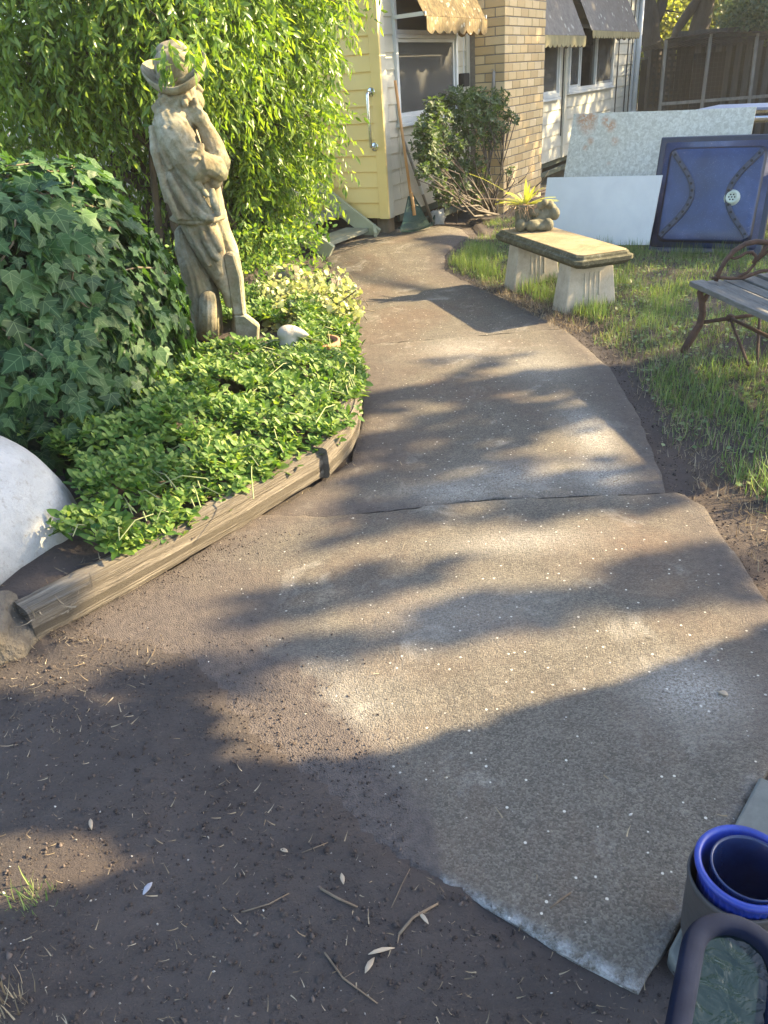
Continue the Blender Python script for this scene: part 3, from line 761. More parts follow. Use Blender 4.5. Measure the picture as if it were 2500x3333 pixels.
# crumpled white bag
M_BAG = simple('white_plastic', (.50, .50, .49), (.66, .66, .64), 9, .5, .5, 25, .02)
def lump(name, c, rad, mat, label=None, cat=None, parent=None, amp=.25, fr=6, seed=0, n=22, mr=14, smooth=True):
    w = MB().ell((0, 0, 0), (1, 1, 1), n, mr); w.v = [tuple(np.array(c) + np.array(v) * rad * (1 + amp * nz(v[0] * 1.1 + seed, v[1] * 1.1, v[2] * 1.1, fr * .35) + amp * .35 * nz(v[0] + seed, v[1], v[2], fr))) for v in w.v]
    o = w.build(name, mat, parent, smooth=smooth)
    if label: tag(o, label, cat)
    return o
lump('plastic_bag', G(1418, 722, .05) + np.array([.02, .05, .03]), (.085, .075, .085), M_BAG, 'crumpled white plastic bag on the soil behind the rake', 'bag', amp=.5, fr=9)
# thin pole against the chimney
p0 = plane_pt(1608, 232, hp(0, .2, 0) - hU * .02, hU); p1 = np.array(p0) + np.array([-.10, -.10, 0]); p1[2] = .02
pl = thing('metal_pole', 'thin grey pole standing against the brick chimney behind the shrub', 'pole', p1)
MB().tube([p1, p1 + (p0 - p1) * .88], .016, 10).build('shaft', M_GHAND, pl, smooth=True)
MB().tube([p1 + (p0 - p1) * .86, p0], [.021, .016], 10).build('tip', M_GHAND, pl, smooth=True)
MB().tube([p0, p0 + np.array([-.012, 0, .02]), p0 + np.array([-.03, 0, .012])], .005, 6).build('hook', M_GHAND, pl)

# shrub in the corner of wall and chimney
M_BARK = simple('grey_bark', (.06, .05, .042), (.135, .115, .095), 14, .9, .5, 50, .01, stretch=(1, 1, .3))
M_SHL = leaf_mat('dark_shrub_leaf', (.040, .068, .028), (.065, .105, .038), (.11, .155, .06), .35, rough=.6)
shrub = thing('corner_shrub', 'dark green rounded shrub with bare grey stems between window and chimney', 'shrub', hp(-.35, .5, .05))
sb = MB(); tips = []
base = hp(-.35, .42, .03)
cl = [(1420, 400, .45, .17), (1500, 350, .5, .20), (1570, 350, .55, .18), (1400, 480, .5, .15), (1430, 540, .55, .12), (1520, 430, .45, .2), (1620, 330, .5, .13), (1660, 385, .62, .09), (1590, 400, .5, .15), (1470, 330, .4, .12), (1380, 560, .6, .08), (1390, 420, .5, .12), (1640, 420, .65, .06), (1660, 560, .66, .05), (1470, 470, .5, .14), (1545, 330, .5, .14), (1385, 500, .5, .13), (1425, 600, .5, .10), (1480, 560, .45, .12), (1440, 470, .45, .15), (1600, 450, .45, .12), (1410, 360, .45, .12), (1450, 620, .45, .10), (1500, 600, .4, .10), (1550, 540, .45, .11), (1400, 540, .5, .12), (1380, 450, .5, .12), (1480, 640, .4, .10), (1540, 640, .4, .10), (1440, 650, .45, .08), (1570, 590, .4, .10), (1500, 540, .5, .13)]
cen = [plane_pt(x, y, hp(0, d, 0), hN) for x, y, d, r in cl]
for i, c in enumerate(cen):
    mid = base * .45 + c * .55 + rng.normal(size=3) * .07; mid[2] = base[2] + (c[2] - base[2]) * .45
    sb.tube([base + rng.normal(size=3) * (.05, .05, 0), (base + mid) / 2 + rng.normal(size=3) * .04, mid, (mid + c) / 2 + rng.normal(size=3) * .05, c], [.014, .010, .007, .005, .003], 7)
    for k in range(5):
        q = c + unit(1)[0] * cl[i][3] * .9; sb.tube([mid + (c - mid) * rng.random(), (c + q) / 2 + rng.normal(size=3) * .03, q], [.006, .004, .002], 5)
for k in range(26):                        # bare twigs low down
    a = base + np.array([rng.normal() * .30, rng.normal() * .14, abs(rng.normal()) * .25]); b_ = a + unit(1)[0] * .22
    sb.tube([a, (a + b_) / 2 + rng.normal(size=3) * .03, b_], [.006, .004, .002], 5)
sb.build('branches', M_BARK, shrub, smooth=True)
P_, D_, N_, S_ = [], [], [], []
for c, (x, y, d, r) in zip(cen, cl):
    for k in range(int(95 * (r / .15) ** 2)):
        q = c + unit(1)[0] * r * rng.random() ** .45; ax_ = unit(1)[0] * .6 + np.array([0, 0, .7]) + (q - c) / r * .5; ax_ /= np.linalg.norm(ax_)
        for j in range(5):
            th = j * 2.4 + rng.random(); s = np.cross(ax_, (1, .3, .1)); s /= np.linalg.norm(s); s2 = np.cross(ax_, s)
            dd = (s * math.cos(th) + s2 * math.sin(th)) + ax_ * .5
            P_.append(q); D_.append(dd); N_.append(ax_); S_.append(.043 * (.7 + .6 * rng.random()))
scatter('foliage', oval(.36, .2, .1), np.array(P_), frames(np.array(D_), np.array(N_)), np.array(S_), M_SHL, shrub)

# ================================================================== STONE BENCH, PLANTER
t = NT('cast_stone'); f = t.noise(6, 8, .7, .3)
c = t.ramp(f, (.3, (.34, .29, .22)), (.55, (.46, .40, .31)), (.8, (.54, .48, .39)))
c = t.mix(t.ramp(t.noise(30, 5, .8), (.5, 0.0), (.78, .6)), c, (.28, .24, .18)); M_STONE = t.fin(c, .85, t.bump(t.noise(90, 6, .8), .5, .006), spec=.25)
t = NT('mossy_stone_top'); f = t.noise(5, 8, .72, .5)
c = t.ramp(f, (.3, (.17, .125, .065)), (.5, (.28, .215, .12)), (.75, (.36, .295, .185)))
c = t.mix(t.ramp(t.noise(22, 6, .8), (.45, 0.0), (.7, .8)), c, (.17, .145, .09)); M_SEAT = t.fin(c, .9, t.bump(t.noise(70, 7, .8), .6, .008), spec=.2)
t = NT('black_lichen_stone'); f = t.noise(26, 8, .8, .4)
c = t.ramp(f, (.35, (.050, .047, .032)), (.55, (.10, .095, .06)), (.75, (.30, .29, .24))); M_RIMST = t.fin(c, .95, t.bump(f, .7, .012), spec=.2)
bA = np.array([1.02, 6.28, 0]); bB = np.array([1.355, 5.03, 0])       # path-side long edge, far and near
bx_ = (bB - bA) / np.linalg.norm(bB - bA); bw = np.array([.905, .425, 0]); bw -= bx_ * (bw @ bx_); bw /= np.linalg.norm(bw)
BLN = np.linalg.norm(bB - bA); BWD = .43; BZ = .385
bench = thing('stone_bench', 'cast stone garden bench with two fluted legs and a mossy moulded top', 'bench', (bA + bB) / 2 + bw * BWD / 2)
def bp(l, w, z): return bA + bx_ * l + bw * w + UZ * z
def slab_ring(i, z):                        # rectangle with clipped corners, inset i
    c = .035; l0, l1, w0, w1 = i, BLN - i, i, BWD - i
    return [bp(l0 + c, w0, z), bp(l1 - c, w0, z), bp(l1, w0 + c, z), bp(l1, w1 - c, z), bp(l1 - c, w1, z), bp(l0 + c, w1, z), bp(l0, w1 - c, z), bp(l0, w0 + c, z)]
mb = MB().loft([slab_ring(*q) for q in ((.035, BZ - .088), (.012, BZ - .070), (.0, BZ - .058), (.0, BZ - .034), (.018, BZ - .026), (.022, BZ - .012), (.03, BZ - .006), (.03, BZ - .005))], True)
mb.build('seat', M_RIMST, bench, recalc=True, bevel=.003)
MB().loft([slab_ring(.034, BZ - .0045), slab_ring(.034, BZ - .001), slab_ring(.040, BZ + .001)], True).build('seat_top', M_SEAT, bench, recalc=True)
for l, in ((.17,), (BLN - .33,)):
    mb = MB(); zt = BZ - .0885
    def lr(z, k): 
        a, b, w0, w1 = l - k * .5, l + .15 + k * .5, .055 - k, BWD - .055 + k
        return [bp(a, w0, z), bp(b, w0, z), bp(b, w1, z), bp(a, w1, z)]
    mb.loft([lr(-.10, .045), lr(zt, .0)], True); leg = mb.build('leg', M_STONE, bench, recalc=True, bevel=.008)
    for j in range(4):                      # raised flutes on the broad faces
        w = BWD / 2 - .055 + j * .036; kz = .16 + (.05 if j in (1, 2) else 0)
        fl = MB(); b0 = l + .15 + .012; 
        fl.obox(bp(l + .150 + .0215 * .35, w, zt - .06 - kz), bx_ * .012, bw * .012, UZ * kz - bx_ * .012); fl.build('flute', M_STONE, leg, bevel=.003)

M_MOSS = simple('mossy_carved_stone', (.085, .078, .045), (.20, .18, .115), 16, .95, .7, 60, .012)
pc = bp(.20, .22, BZ + .002)
plt = thing('animal_planter', 'small mossy stone planter shaped like a reclining animal on the bench end', 'planter', pc)
q = pc + bx_ * 0 
xr = np.array([.97, -.1, 0]); xr /= np.linalg.norm(xr)              # towards the right of the photograph
fw = np.array([-.1, -.97, 0]); fw /= np.linalg.norm(fw)             # towards the camera
def pp(a, f_, z): return pc + xr * a + fw * f_ + UZ * z
pot = MB().lathe(pp(-.05, -.02, 0), [(.055, .0), (.07, .02), (.072, .10), (.076, .165), (.082, .17), (.08, .18), (.066, .175), (.06, .14)], 20)
pot.build('pot', M_MOSS, plt, smooth=True)
bd = MB()
for c, r in ((pp(.075, -.01, .075), (.085, .07, .075)), (pp(.015, .05, .125), (.035, .03, .03)), (pp(.10, -.02, .15), (.05, .045, .045)), (pp(.06, .03, .17), (.03, .03, .028)), (pp(.13, .02, .175), (.032, .03, .03)), (pp(.155, .0, .15), (.03, .028, .026)), (pp(.09, .045, .19), (.026, .024, .026)), (pp(.17, .02, .105), (.04, .045, .05)),
             (pp(-.09, .09, .045), (.042, .04, .048)), (pp(.0, .10, .04), (.055, .045, .045)), (pp(.06, .115, .028), (.045, .03, .026)), (pp(.115, .10, .04), (.042, .045, .048)), (pp(.05, .06, .05), (.08, .05, .035))):
    bd.ell(c, r, 14, 8)
bo = bd.build('body', M_MOSS, plt, smooth=True)
rm = bo.modifiers.new('remesh', 'REMESH'); rm.mode = 'VOXEL'; rm.voxel_size = .007; rm.use_smooth_shade = True
sm = bo.modifiers.new('smooth', 'SMOOTH'); sm.factor = .5; sm.iterations = 3
M_SPID = leaf_mat('spider_plant_leaf', (.28, .30, .05), (.42, .43, .08), (.52, .50, .14), .5, (1.6, 1.6, .8))
M_ROOT = simple('dry_roots', (.25, .15, .08), (.40, .28, .16), 20, .9, .3)
spd = thing('spider_plant', 'yellow green strappy plant with trailing runners growing in the animal planter', 'plant', pp(-.05, -.02, .16))
def strap(mb, pts, w, up=(0, 0, 1)):
    pts = [np.asarray(p, float) for p in pts]; L_ = []; n = len(pts)
    for i, p in enumerate(pts):
        t_ = pts[min(i + 1, n - 1)] - pts[max(i - 1, 0)]; x = np.cross(t_, up); x /= np.linalg.norm(x) + 1e-9
        k = math.sin(math.pi * min(1, .18 + .82 * i / (n - 1))) ** .6 if i < n - 1 else .05
        L_ += [p - x * w / 2 * k + UZ * w * .15, p, p + x * w / 2 * k + UZ * w * .15]
    mb.add(L_, [f for i in range(n - 1) for f in ((3 * i, 3 * i + 1, 3 * i + 4, 3 * i + 3), (3 * i + 1, 3 * i + 2, 3 * i + 5, 3 * i + 4))])
o0 = pp(-.045, -.02, .17)
for i in range(30):
    a = rng.uniform(-1.5, 1.5) if i > 3 else (-1.3, -1.15, 1.2, 1.35)[i]
    lng = rng.uniform(.14, .26); dx = math.sin(a) * lng; dz = math.cos(a) * lng * .75
    if i == 0: dx, dz = -.42, .30
    df = rng.normal() * .06
    mb = MB(); strap(mb, [o0 + xr * dx * k + fw * df * k + UZ * (dz * (k - .55 * k ** 3 * (.35 if i == 0 else abs(math.sin(a))))) for k in (0, .25, .5, .75, 1)], .024 if i else .011)
    mb.build('leaf', M_SPID, spd, smooth=True)
rt = MB()
rt.tube([o0 - xr * .03, o0 - xr * .16 + UZ * .05, o0 - xr * .34 + UZ * .065, o0 - xr * .36 + UZ * .085], [.006, .005, .004, .010], 6)
for i in range(60):
    a = o0 + xr * rng.normal() * .05 + fw * (.03 + rng.normal() * .04); b_ = a + xr * rng.normal() * .05 + fw * .02 + UZ * -abs(rng.normal()) * .05
    rt.tube([a, (a + b_) / 2 + UZ * .02 + rng.normal(size=3) * .01, b_], .0025, 4)
for s in (1, .75):
    rt.tube([o0 - xr * .06 + fw * .04, o0 - xr * .15 * s + UZ * .03 + fw * .06, o0 - xr * .20 * s - UZ * .06 + fw * .06, o0 - xr * .13 * s - UZ * .13 * s + fw * .06, o0 - xr * .09 - UZ * .10 + fw * .06], .0035, 5)
rt.tube([o0 - xr * .10 + fw * .05 - UZ * .02, o0 - xr * .12 + fw * .06 - UZ * .12, o0 - xr * .125 + fw * .06 - UZ * .17], .003, 4)
rt.build('runners', M_ROOT, spd)

# ================================================================== BOARDS AND SHOWER TRAY
e1 = np.array([.77, -.64, 0]); m1 = np.array([-.64, -.77, 0])
def lean(base, tilt): n = m1 * math.cos(tilt) + UZ * math.sin(tilt); return np.asarray(base, float), n
def sheet(name, corners, nrm, th, mat, label, cat, wav=0.0, parent=None):
    a, b, c, d = (np.asarray(q) for q in corners); nu, nv = 24, 10; top = []
    for j in range(nv + 1):
        for i in range(nu + 1):
            s, t_ = i / nu, j / nv; p = (a * (1 - s) + b * s) * (1 - t_) + (d * (1 - s) + c * s) * t_
            top.append(p + nrm * (wav * (math.sin(s * 5.2 + 1) * (.4 + t_) + .25 * nz(s * 6, t_ * 3))))
    N = len(top); w = MB(); fs = []; W1 = nu + 1
    for j in range(nv):
        for i in range(nu):
            k = j * W1 + i; fs += [(k, k + 1, k + W1 + 1, k + W1)]; fs += [tuple(N + z for z in (k + W1, k + W1 + 1, k + 1, k))]
    edge = list(range(nu + 1)) + [(j + 1) * W1 - 1 for j in range(1, nv + 1)] + [nv * W1 + i for i in range(nu - 1, -1, -1)] + [j * W1 for j in range(nv - 1, 0, -1)]
    for i in range(len(edge)): p, q_ = edge[i], edge[(i + 1) % len(edge)]; fs.append((q_, p, p + N, q_ + N))
    w.add(top + [p - nrm * th for p in top], fs); o = w.build(name, mat, parent, recalc=True); 
    if label: tag(o, label, cat)
    return o
def quad_from(base, tilt, pts, zs=None):
    p, n = lean(base, tilt); out = []
    for k in pts: out.append(plane_pt(k[0], k[1], p, n))
    return out, n
t = NT('mottled_board'); co = t.tc.outputs['Object']
f = t.noise(30, 5, .7, .9); c = t.ramp(f, (.38, (.45, .43, .365)), (.5, (.56, .545, .475)), (.62, (.68, .67, .60)))
c = t.mix(t.ramp(t.noise(2.2, 4), (.45, 0), (.75, .35)), c, (.50, .45, .33))
def blob(x, y, r, s=1.0):                   # a rust stain centred where the board carries one
    P, n = lean(np.array([1.98, 7.98, 0]), R_(11)); q = plane_pt(x, y, P, n)
    vm = t.n('ShaderNodeVectorMath'); vm.operation = 'DISTANCE'; t.l(co, vm.inputs[0]); vm.inputs[1].default_value = tuple(q)
    return t.math('MULTIPLY', t.ramp(t.math('DIVIDE', vm.outputs['Value'], r), (.15, s), (1.0, 0.0)), t.ramp(t.noise(24, 6, .75, .6), (.40, 0.0), (.50, 1.0)))
rs = None
for a in ((1905, 388, .10), (1930, 382, .08), (1990, 410, .07), (1975, 395, .06), (1925, 460, .05, .8), (2003, 460, .05, .7), (1908, 482, .04, .9), (1915, 405, .12, .7), (1983, 533, .03, .5)):
    k = blob(*a); rs = k if rs is None else t.math('MAXIMUM', rs, k)
c = t.mix(t.math('MULTIPLY', rs, .95), c, (.46, .17, .04)); M_MOTT = t.fin(c, .6, t.bump(t.noise(60, 3), .05, .002))
M_WBOARD = simple('white_board', (.60, .60, .60), (.68, .68, .67), 5, .55, .04, 40)
cs, n = quad_from((1.98, 7.98, 0), R_(11), [(1812, 730), (2395, 700), (2462, 347), (1871, 372)])
sheet('mottled_board', cs, n, .012, M_MOTT, 'large mottled grey board with rust stains leaning behind the smaller white board', 'board', .018)
cs, n = quad_from((1.66, 7.48, 0), R_(13), [(1752, 798), (2112, 797), (2156, 570), (1783, 578)])
sheet('white_board', cs, n, .014, M_WBOARD, 'plain smooth white board leaning behind the stone bench', 'board', .004)
# the shower tray, underside towards the camera
t = NT('blue_enamel_underside'); f = t.noise(3.0, 6, .6, .4)
c = t.ramp(f, (.3, (.007, .018, .058)), (.55, (.016, .040, .125)), (.75, (.05, .085, .21)))
spk = t.n('ShaderNodeSeparateColor'); t.l(t.vor(120, 'Color'), spk.inputs[0]); vd = t.vor(120)
c = t.mix(t.math('MULTIPLY', t.ramp(vd, (.12, .8), (.22, 0.0)), t.math('GREATER_THAN', spk.outputs[0], .72)), c, (.22, .27, .42))
c = t.mix(t.ramp(t.noise(12, 6, .75, .3), (.62, 0), (.72, .5)), c, (.22, .22, .27)); M_TRAY = t.fin(c, .38, t.bump(t.noise(25, 4), .12, .006), spec=.6)
M_TRAYD = simple('dark_navy_rim', (.006, .009, .020), (.012, .018, .04), 8, .35, .05)
M_STRIP = simple('blue_black_metal', (.02, .026, .045), (.04, .05, .08), 20, .5, .2)
M_DRAIN = simple('pale_green_plastic', (.42, .48, .40), (.52, .57, .48), 12, .5, .1)
TW = .93; tb = np.array([2.42, 6.86, 0]); te = np.array([.86, -.51, 0]); te /= np.linalg.norm(te); tmn = np.array([te[1], -te[0], 0]); tl_ = R_(19)
tv = UZ * math.cos(tl_) - tmn * math.sin(tl_); tn = tmn * math.cos(tl_) + UZ * math.sin(tl_)
tray = thing('shower_tray', 'blue square shower tray showing its underside propped on the grass', 'shower tray', tb)
def tp(s, v, o=0.0): return tb + te * s + tv * (v + .0) + tn * o
def rr(i, o, rad, n=6, w=TW, hgt=TW):
    pts = []
    for cx, cy, a0 in ((w - i - rad, i + rad, -90), (w - i - rad, hgt - i - rad, 0), (i + rad, hgt - i - rad, 90), (i + rad, i + rad, 180)):
        for k in range(n + 1): a = R_(a0 + 90 * k / n); pts.append(tp(cx + rad * math.cos(a), cy + rad * math.sin(a), o))
    return pts
MB().loft([rr(0, -.05, .01), rr(0, -.012, .01), rr(.008, -.004, .01), rr(.045, -.004, .02)], False).build('rim', M_TRAYD, tray, recalc=True, smooth=False)
MB().loft([rr(.088, -.0115, .06), rr(.090, .004, .06), rr(.100, .010, .07), rr(.106, .0235, .07)], False).build('groove', M_TRAYD, tray, recalc=True, smooth=True)
rings = [rr(.045, -.004, .02), rr(.060, -.012, .05), rr(.095, -.012, .06), rr(.105, .022, .07), rr(.115, .028, .07), rr(.20, .034, .12), rr(.33, .030, .10), rr(.43, .024, .03)]
MB().loft(rings, True).build('pan', M_TRAY, tray, recalc=True, smooth=True)
for sgn in (0, 1):                           # two bowed stiffening strips
    xs = []
    for k in range(25):
        v = .13 + (.80 - .13) * k / 24; w = math.sin(math.pi * k / 24) ** 1.15 * .20
        xs.append((.125 + w if sgn == 0 else TW - .125 - w, v))
    mb = MB(); L1, L2 = [], []
    rings = []
    for k, (s, v) in enumerate(xs):
        a = np.array(xs[max(k - 1, 0)]); b_ = np.array(xs[min(k + 1, 24)]); tt = (b_ - a) / np.linalg.norm(b_ - a); px_ = np.array([tt[1], -tt[0]]) * .020
        rings.append([tp(s - px_[0], v - px_[1], .031), tp(s - px_[0], v - px_[1], .052), tp(s - px_[0] * .6, v - px_[1] * .6, .056), tp(s + px_[0] * .6, v + px_[1] * .6, .056), tp(s + px_[0], v + px_[1], .052), tp(s + px_[0], v + px_[1], .031)])
    so = MB().loft(rings, True).build('strip', M_STRIP, tray, recalc=True)
    for k in range(1, 24, 2):
        s, v = xs[k]; MB().lathe(tp(s, v, .0562), [(.0, .0006), (.011, .0006), (.011, 0)], 10, tn).build('hole', M_DARK, so)
dr = MB().lathe(tp(.64, .44, .030), [(.062, 0), (.062, .012), (.050, .020), (.046, .040), (.040, .042), (.036, .036), (.0, .036)], 24, tn).build('drain', M_DRAIN, tray, smooth=True)
for k in range(7):
    a = k * math.pi / 3; q = (0, 0) if k == 6 else (.022 * math.cos(a), .022 * math.sin(a))
    MB().lathe(tp(.64 + q[0], .44 + q[1], .0665), [(.0, .001), (.0065, .001), (.0065, 0)], 8, tn).build('drain_hole', M_DARK, dr)
# pale panel at the right edge of the picture, resting on the tray's right side
cs = [tb + te * 1.0 + UZ * -.02 + tmn * .05, tb + te * 1.9 + UZ * -.02 + tmn * .05, tb + te * 1.9 + UZ * .42 - tmn * .1, tb + te * 1.06 + UZ * .42 - tmn * .1]
sheet('white_sheet', cs, tn, .012, M_WBOARD, 'small white panel standing just right of the blue tray', 'panel')
# tube-framed table behind the boards
M_PAD = simple('blue_grey_slats', (.16, .18, .25), (.22, .24, .32), 10, .5, .1)
tt0 = np.array([3.00, 7.55, 0])
tab = thing('tube_frame_table', 'blue grey slatted table on a steel tube frame behind the boards', 'table', tt0 + e1 * .9)
for i in range(5): MB().obox(tt0 - m1 * (.13 * i + .02) + UZ * 1.02, e1 * 1.9, -m1 * .115, UZ * .022).build('slat', M_PAD, tab, bevel=.003)
MB().tube([tt0 + UZ * .955, tt0 + e1 * 1.9 + UZ * .955], .028, 12).build('front_tube', M_STEEL, tab, smooth=True)
MB().tube([tt0 - m1 * .62 + UZ * .985, tt0 - m1 * .62 + e1 * 1.9 + UZ * .985], .028, 12).build('rear_tube', M_STEEL, tab, smooth=True)
for s in (.1, 1.8):
    for k in (.03, .6): MB().tube([tt0 + e1 * s - m1 * k - UZ * .08, tt0 + e1 * s - m1 * k + UZ * .96], .02, 10).build('leg', M_STEEL, tab, smooth=True)

# ================================================================== IRON BENCH
t = NT('rusty_cast_iron'); f = t.noise(18, 7, .75, .3)
c = t.ramp(f, (.3, (.035, .022, .017)), (.55, (.085, .043, .027)), (.8, (.15, .078, .048))); M_RUST = t.fin(c, .8, t.bump(t.noise(80, 5, .8), .5, .004))
M_SLAT = simple('weathered_grey_slat', (.085, .082, .075), (.17, .165, .15), 10, .85, .5, 60, .005, stretch=(6, 1, 6))
ib0 = np.array([1.80, 4.17, 0]); ibx = np.array([.995, .10, 0]); iby = np.array([.10, -.995, 0])   # across, along (towards the camera)
ib = thing('iron_garden_bench', 'rusty cast iron garden bench with weathered grey wooden slats on the grass', 'bench', ib0)
def ip(a, l, z): return ib0 + ibx * a + iby * l + UZ * z
SZ = .385
for i in range(5):
    MB().obox(ip(-.03 + .098 * i, -.07, SZ - .03 - .012 * math.sin(i * .8)), ibx * .082, iby * 1.42, UZ * .028).build('slat', M_SLAT, ib, bevel=.004)
for l in (.0, 1.22):
    fr = MB()
    fr.tube([ip(-.055, l, .0), ip(-.02, l, .07), ip(.025, l, .15), ip(.035, l, .22), ip(.018, l, .29), ip(.0, l, .335), ip(.02, l, .352)], [.017, .020, .018, .017, .015, .014, .012], 8, flat=1.2)
    fr.tube([ip(.022, l, .26), ip(.045, l, .31), ip(.07, l, .345)], [.011, .012, .013], 7)
    fr.tube([ip(.0, l, .335), ip(.0, l, .36), ip(.02, l, .372), ip(.05, l, .365), ip(.06, l, .34)], [.012, .011, .011, .011, .010], 7)
    fr.tube([ip(.008, l, .30), ip(.026, l, .295), ip(.030, l, .312)], [.008, .008, .006], 6)
    L_ = fr.build('leg', M_RUST, ib, smooth=True)
    fr = MB(); fr.tube([ip(.52, l, -.01), ip(.50, l, .10), ip(.455, l, .20), ip(.45, l, .30), ip(.47, l, .36)], [.02, .02, .018, .017, .016], 8, flat=1.2); fr.build('leg', M_RUST, ib, smooth=True)
    fr = MB(); fr.tube([ip(.0, l, SZ - .045), ip(.25, l, SZ - .052), ip(.49, l, SZ - .045)], .014, 7)
    fr.tube([ip(.04, l, .165), ip(.46, l, .18)], .011, 8); fr.build('tie_bar', M_RUST, ib, smooth=True)
    # scrolled arm
    A = lambda a, z: ip(a, l, z)
    ar = MB()
    ar.tube([A(.085, SZ + .0), A(.10, SZ + .055), A(.125, SZ + .105), A(.165, SZ + .150), A(.22, SZ + .180), A(.28, SZ + .188), A(.34, SZ + .178), A(.42, SZ + .160), A(.50, SZ + .150), A(.56, SZ + .18)], [.012, .012, .013, .014, .014, .014, .014, .013, .013, .012], 8)
    ar.tube([A(.06, SZ + .018), A(.10, SZ + .02), A(.16, SZ + .008), A(.24, SZ + .002), A(.34, SZ + .03), A(.42, SZ + .03), A(.52, SZ + .015)], [.009, .010, .010, .010, .010, .009, .009], 7)
    ar.tube([A(.20, SZ + .006), A(.26, SZ + .03), A(.295, SZ + .07), A(.295, SZ + .11), A(.27, SZ + .135), A(.235, SZ + .135), A(.205, SZ + .118), A(.175, SZ + .110), A(.150, SZ + .118)], [.008, .009, .009, .009, .009, .008, .008, .008, .006], 7)
    ar.tube([A(.285, SZ + .075), A(.33, SZ + .125), A(.345, SZ + .165)], [.012, .011, .013], 7)
    ar.tube([A(.30, SZ + .085), A(.36, SZ + .13), A(.42, SZ + .148)], [.008, .008, .007], 7)
    ar.tube([A(.40, SZ + .03), A(.395, SZ + .06), A(.41, SZ + .085), A(.435, SZ + .088)], [.008, .008, .007, .006], 7)
    ar.tube([A(.42, SZ + .02), A(.47, SZ + .03), A(.50, SZ + .07), A(.49, SZ + .10)], [.008, .008, .007, .006], 7)
    ar.build('arm_scroll', M_RUST, ib, smooth=True)
bk = MB(); bk.tube([ip(.20, .0, .173), ip(.20, 1.22, .173)], .010, 8); bk.ell(ip(.20, 0, .174), (.024, .024, .022), 12, 8)
bk.tube([ip(.20, .0, .173), ip(.10, .40, .04)], .008, 7); bk.tube([ip(.36, .01, .24), ip(.16, .38, .03)], .008, 7)
bk.build('stretcher', M_RUST, ib, smooth=True)
for k in range(3):
    MB().obox(ip(.50 + .015 * k, -.07, SZ + .12 + .10 * k), ibx * .022, iby * 1.42, UZ * .07).build('back_slat', M_SLAT, ib, bevel=.004)
for l in (.0, 1.22): MB().tube([ip(.49, l, SZ - .03), ip(.515, l, SZ + .18), ip(.56, l, SZ + .46)], .014, 8).build('back_post', M_RUST, ib, smooth=True)
M_GRLEAF = leaf_mat('fallen_green_leaf', (.05, .085, .04), (.06, .10, .05), (.07, .12, .055), .15, rough=.5)
def big_leaf(name, p, L, w, az, pitch, mat, label, curl=.2, cat='leaf', roll=0.0):
    V, T, U = lance(w, .18, curl)
    M = np.array(Matrix.Rotation(az, 3, 'Z') @ Matrix.Rotation(pitch, 3, 'X') @ Matrix.Rotation(roll, 3, 'Y'))
    me = fast_mesh(name, (V * L) @ M.T + np.asarray(p), T, mat, True, U)
    o = bpy.data.objects.new(name, me); COL.objects.link(o); tag(o, label, cat); o.modifiers.new('thick', 'SOLIDIFY').thickness = .0012
    return o
big_leaf('fallen_leaf', ip(.17, .36, SZ + .006), .24, .30, R_(-118), R_(6), M_GRLEAF, 'large dark green leaf lying on the grey slats of the iron bench', .1)
for i, (a, l) in enumerate(((.27, .10), (.31, .20), (.22, .17))):
    pass

# ================================================================== STATUE
t = NT('weathered_statue_concrete'); f = t.noise(5, 8, .7, .4); g = t.noise(22, 7, .75, .3)
c = t.ramp(f, (.30, (.135, .10, .055)), (.42, (.215, .172, .105)), (.53, (.255, .23, .16)), (.68, (.375, .355, .285)))
c = t.mix(t.ramp(g, (.48, 0.0), (.66, .85)), c, (.13, .115, .065))
c = t.mix(t.ramp(t.noise(3.1, 6, .7), (.50, 0), (.70, .6)), c, (.20, .215, .115))
c = t.mix(t.ramp(t.noise(40, 5, .7, .2, stretch=(1, 1, .15)), (.55, 0), (.75, .45)), c, (.23, .17, .11))
M_STAT = t.fin(c, .9, t.bump(t.noise(130, 6, .8), .5, .005, t.bump(t.noise(28, 5), .35, .012)), spec=.2)
SY = 4.62
def S(cx, cy, dy=0.0):                       # statue measured on its own plane
    q = YP(400 + cx / 2.107, 100 + cy / 2.107, SY); return q + np.array([0, dy * .9, 0])
statue = thing('garden_statue', 'weathered stone statue of a thinking man in a broad hat leaning on a stump', 'statue', S(560, 2000))
def body_ring(L, Rr, d, dy=0.0, n=20, pw=2.4):
    a = S(*L, dy); b = S(*Rr, dy); c_ = (a + b) / 2; h = (b - a) / 2; out = []
    for k in range(n):
        th = 2 * math.pi * k / n; cx, sx_ = math.cos(th), math.sin(th)
        cx = abs(cx) ** (2 / pw) * np.sign(cx); sx_ = abs(sx_) ** (2 / pw) * np.sign(sx_)
        out.append(c_ + h * cx + np.array([0, d * sx_, 0]))
    return out
bd = MB()
bd.loft([body_ring((285, 455), (470, 480), .075), body_ring((250, 500), (510, 525), .115), body_ring((228, 560), (515, 590), .155), body_ring((216, 640), (515, 690), .18), body_ring((224, 740), (545, 790), .18),
         body_ring((250, 850), (590, 890), .17), body_ring((290, 980), (655, 1010), .165), body_ring((320, 1090), (672, 1110), .165), body_ring((345, 1190), (690, 1200), .175), body_ring((352, 1262), (700, 1262), .185), body_ring((380, 1285), (690, 1285), .165)])
bd.loft([body_ring((385, 1240), (630, 1240), .10, -.06), body_ring((420, 1340), (665, 1350), .095, -.06), body_ring((480, 1460), (700, 1460), .09, -.06), body_ring((550, 1580), (725, 1580), .085, -.055), body_ring((625, 1690), (750, 1690), .075, -.05), body_ring((690, 1790), (765, 1790), .06, -.05), body_ring((710, 1870), (770, 1880), .05, -.04)])
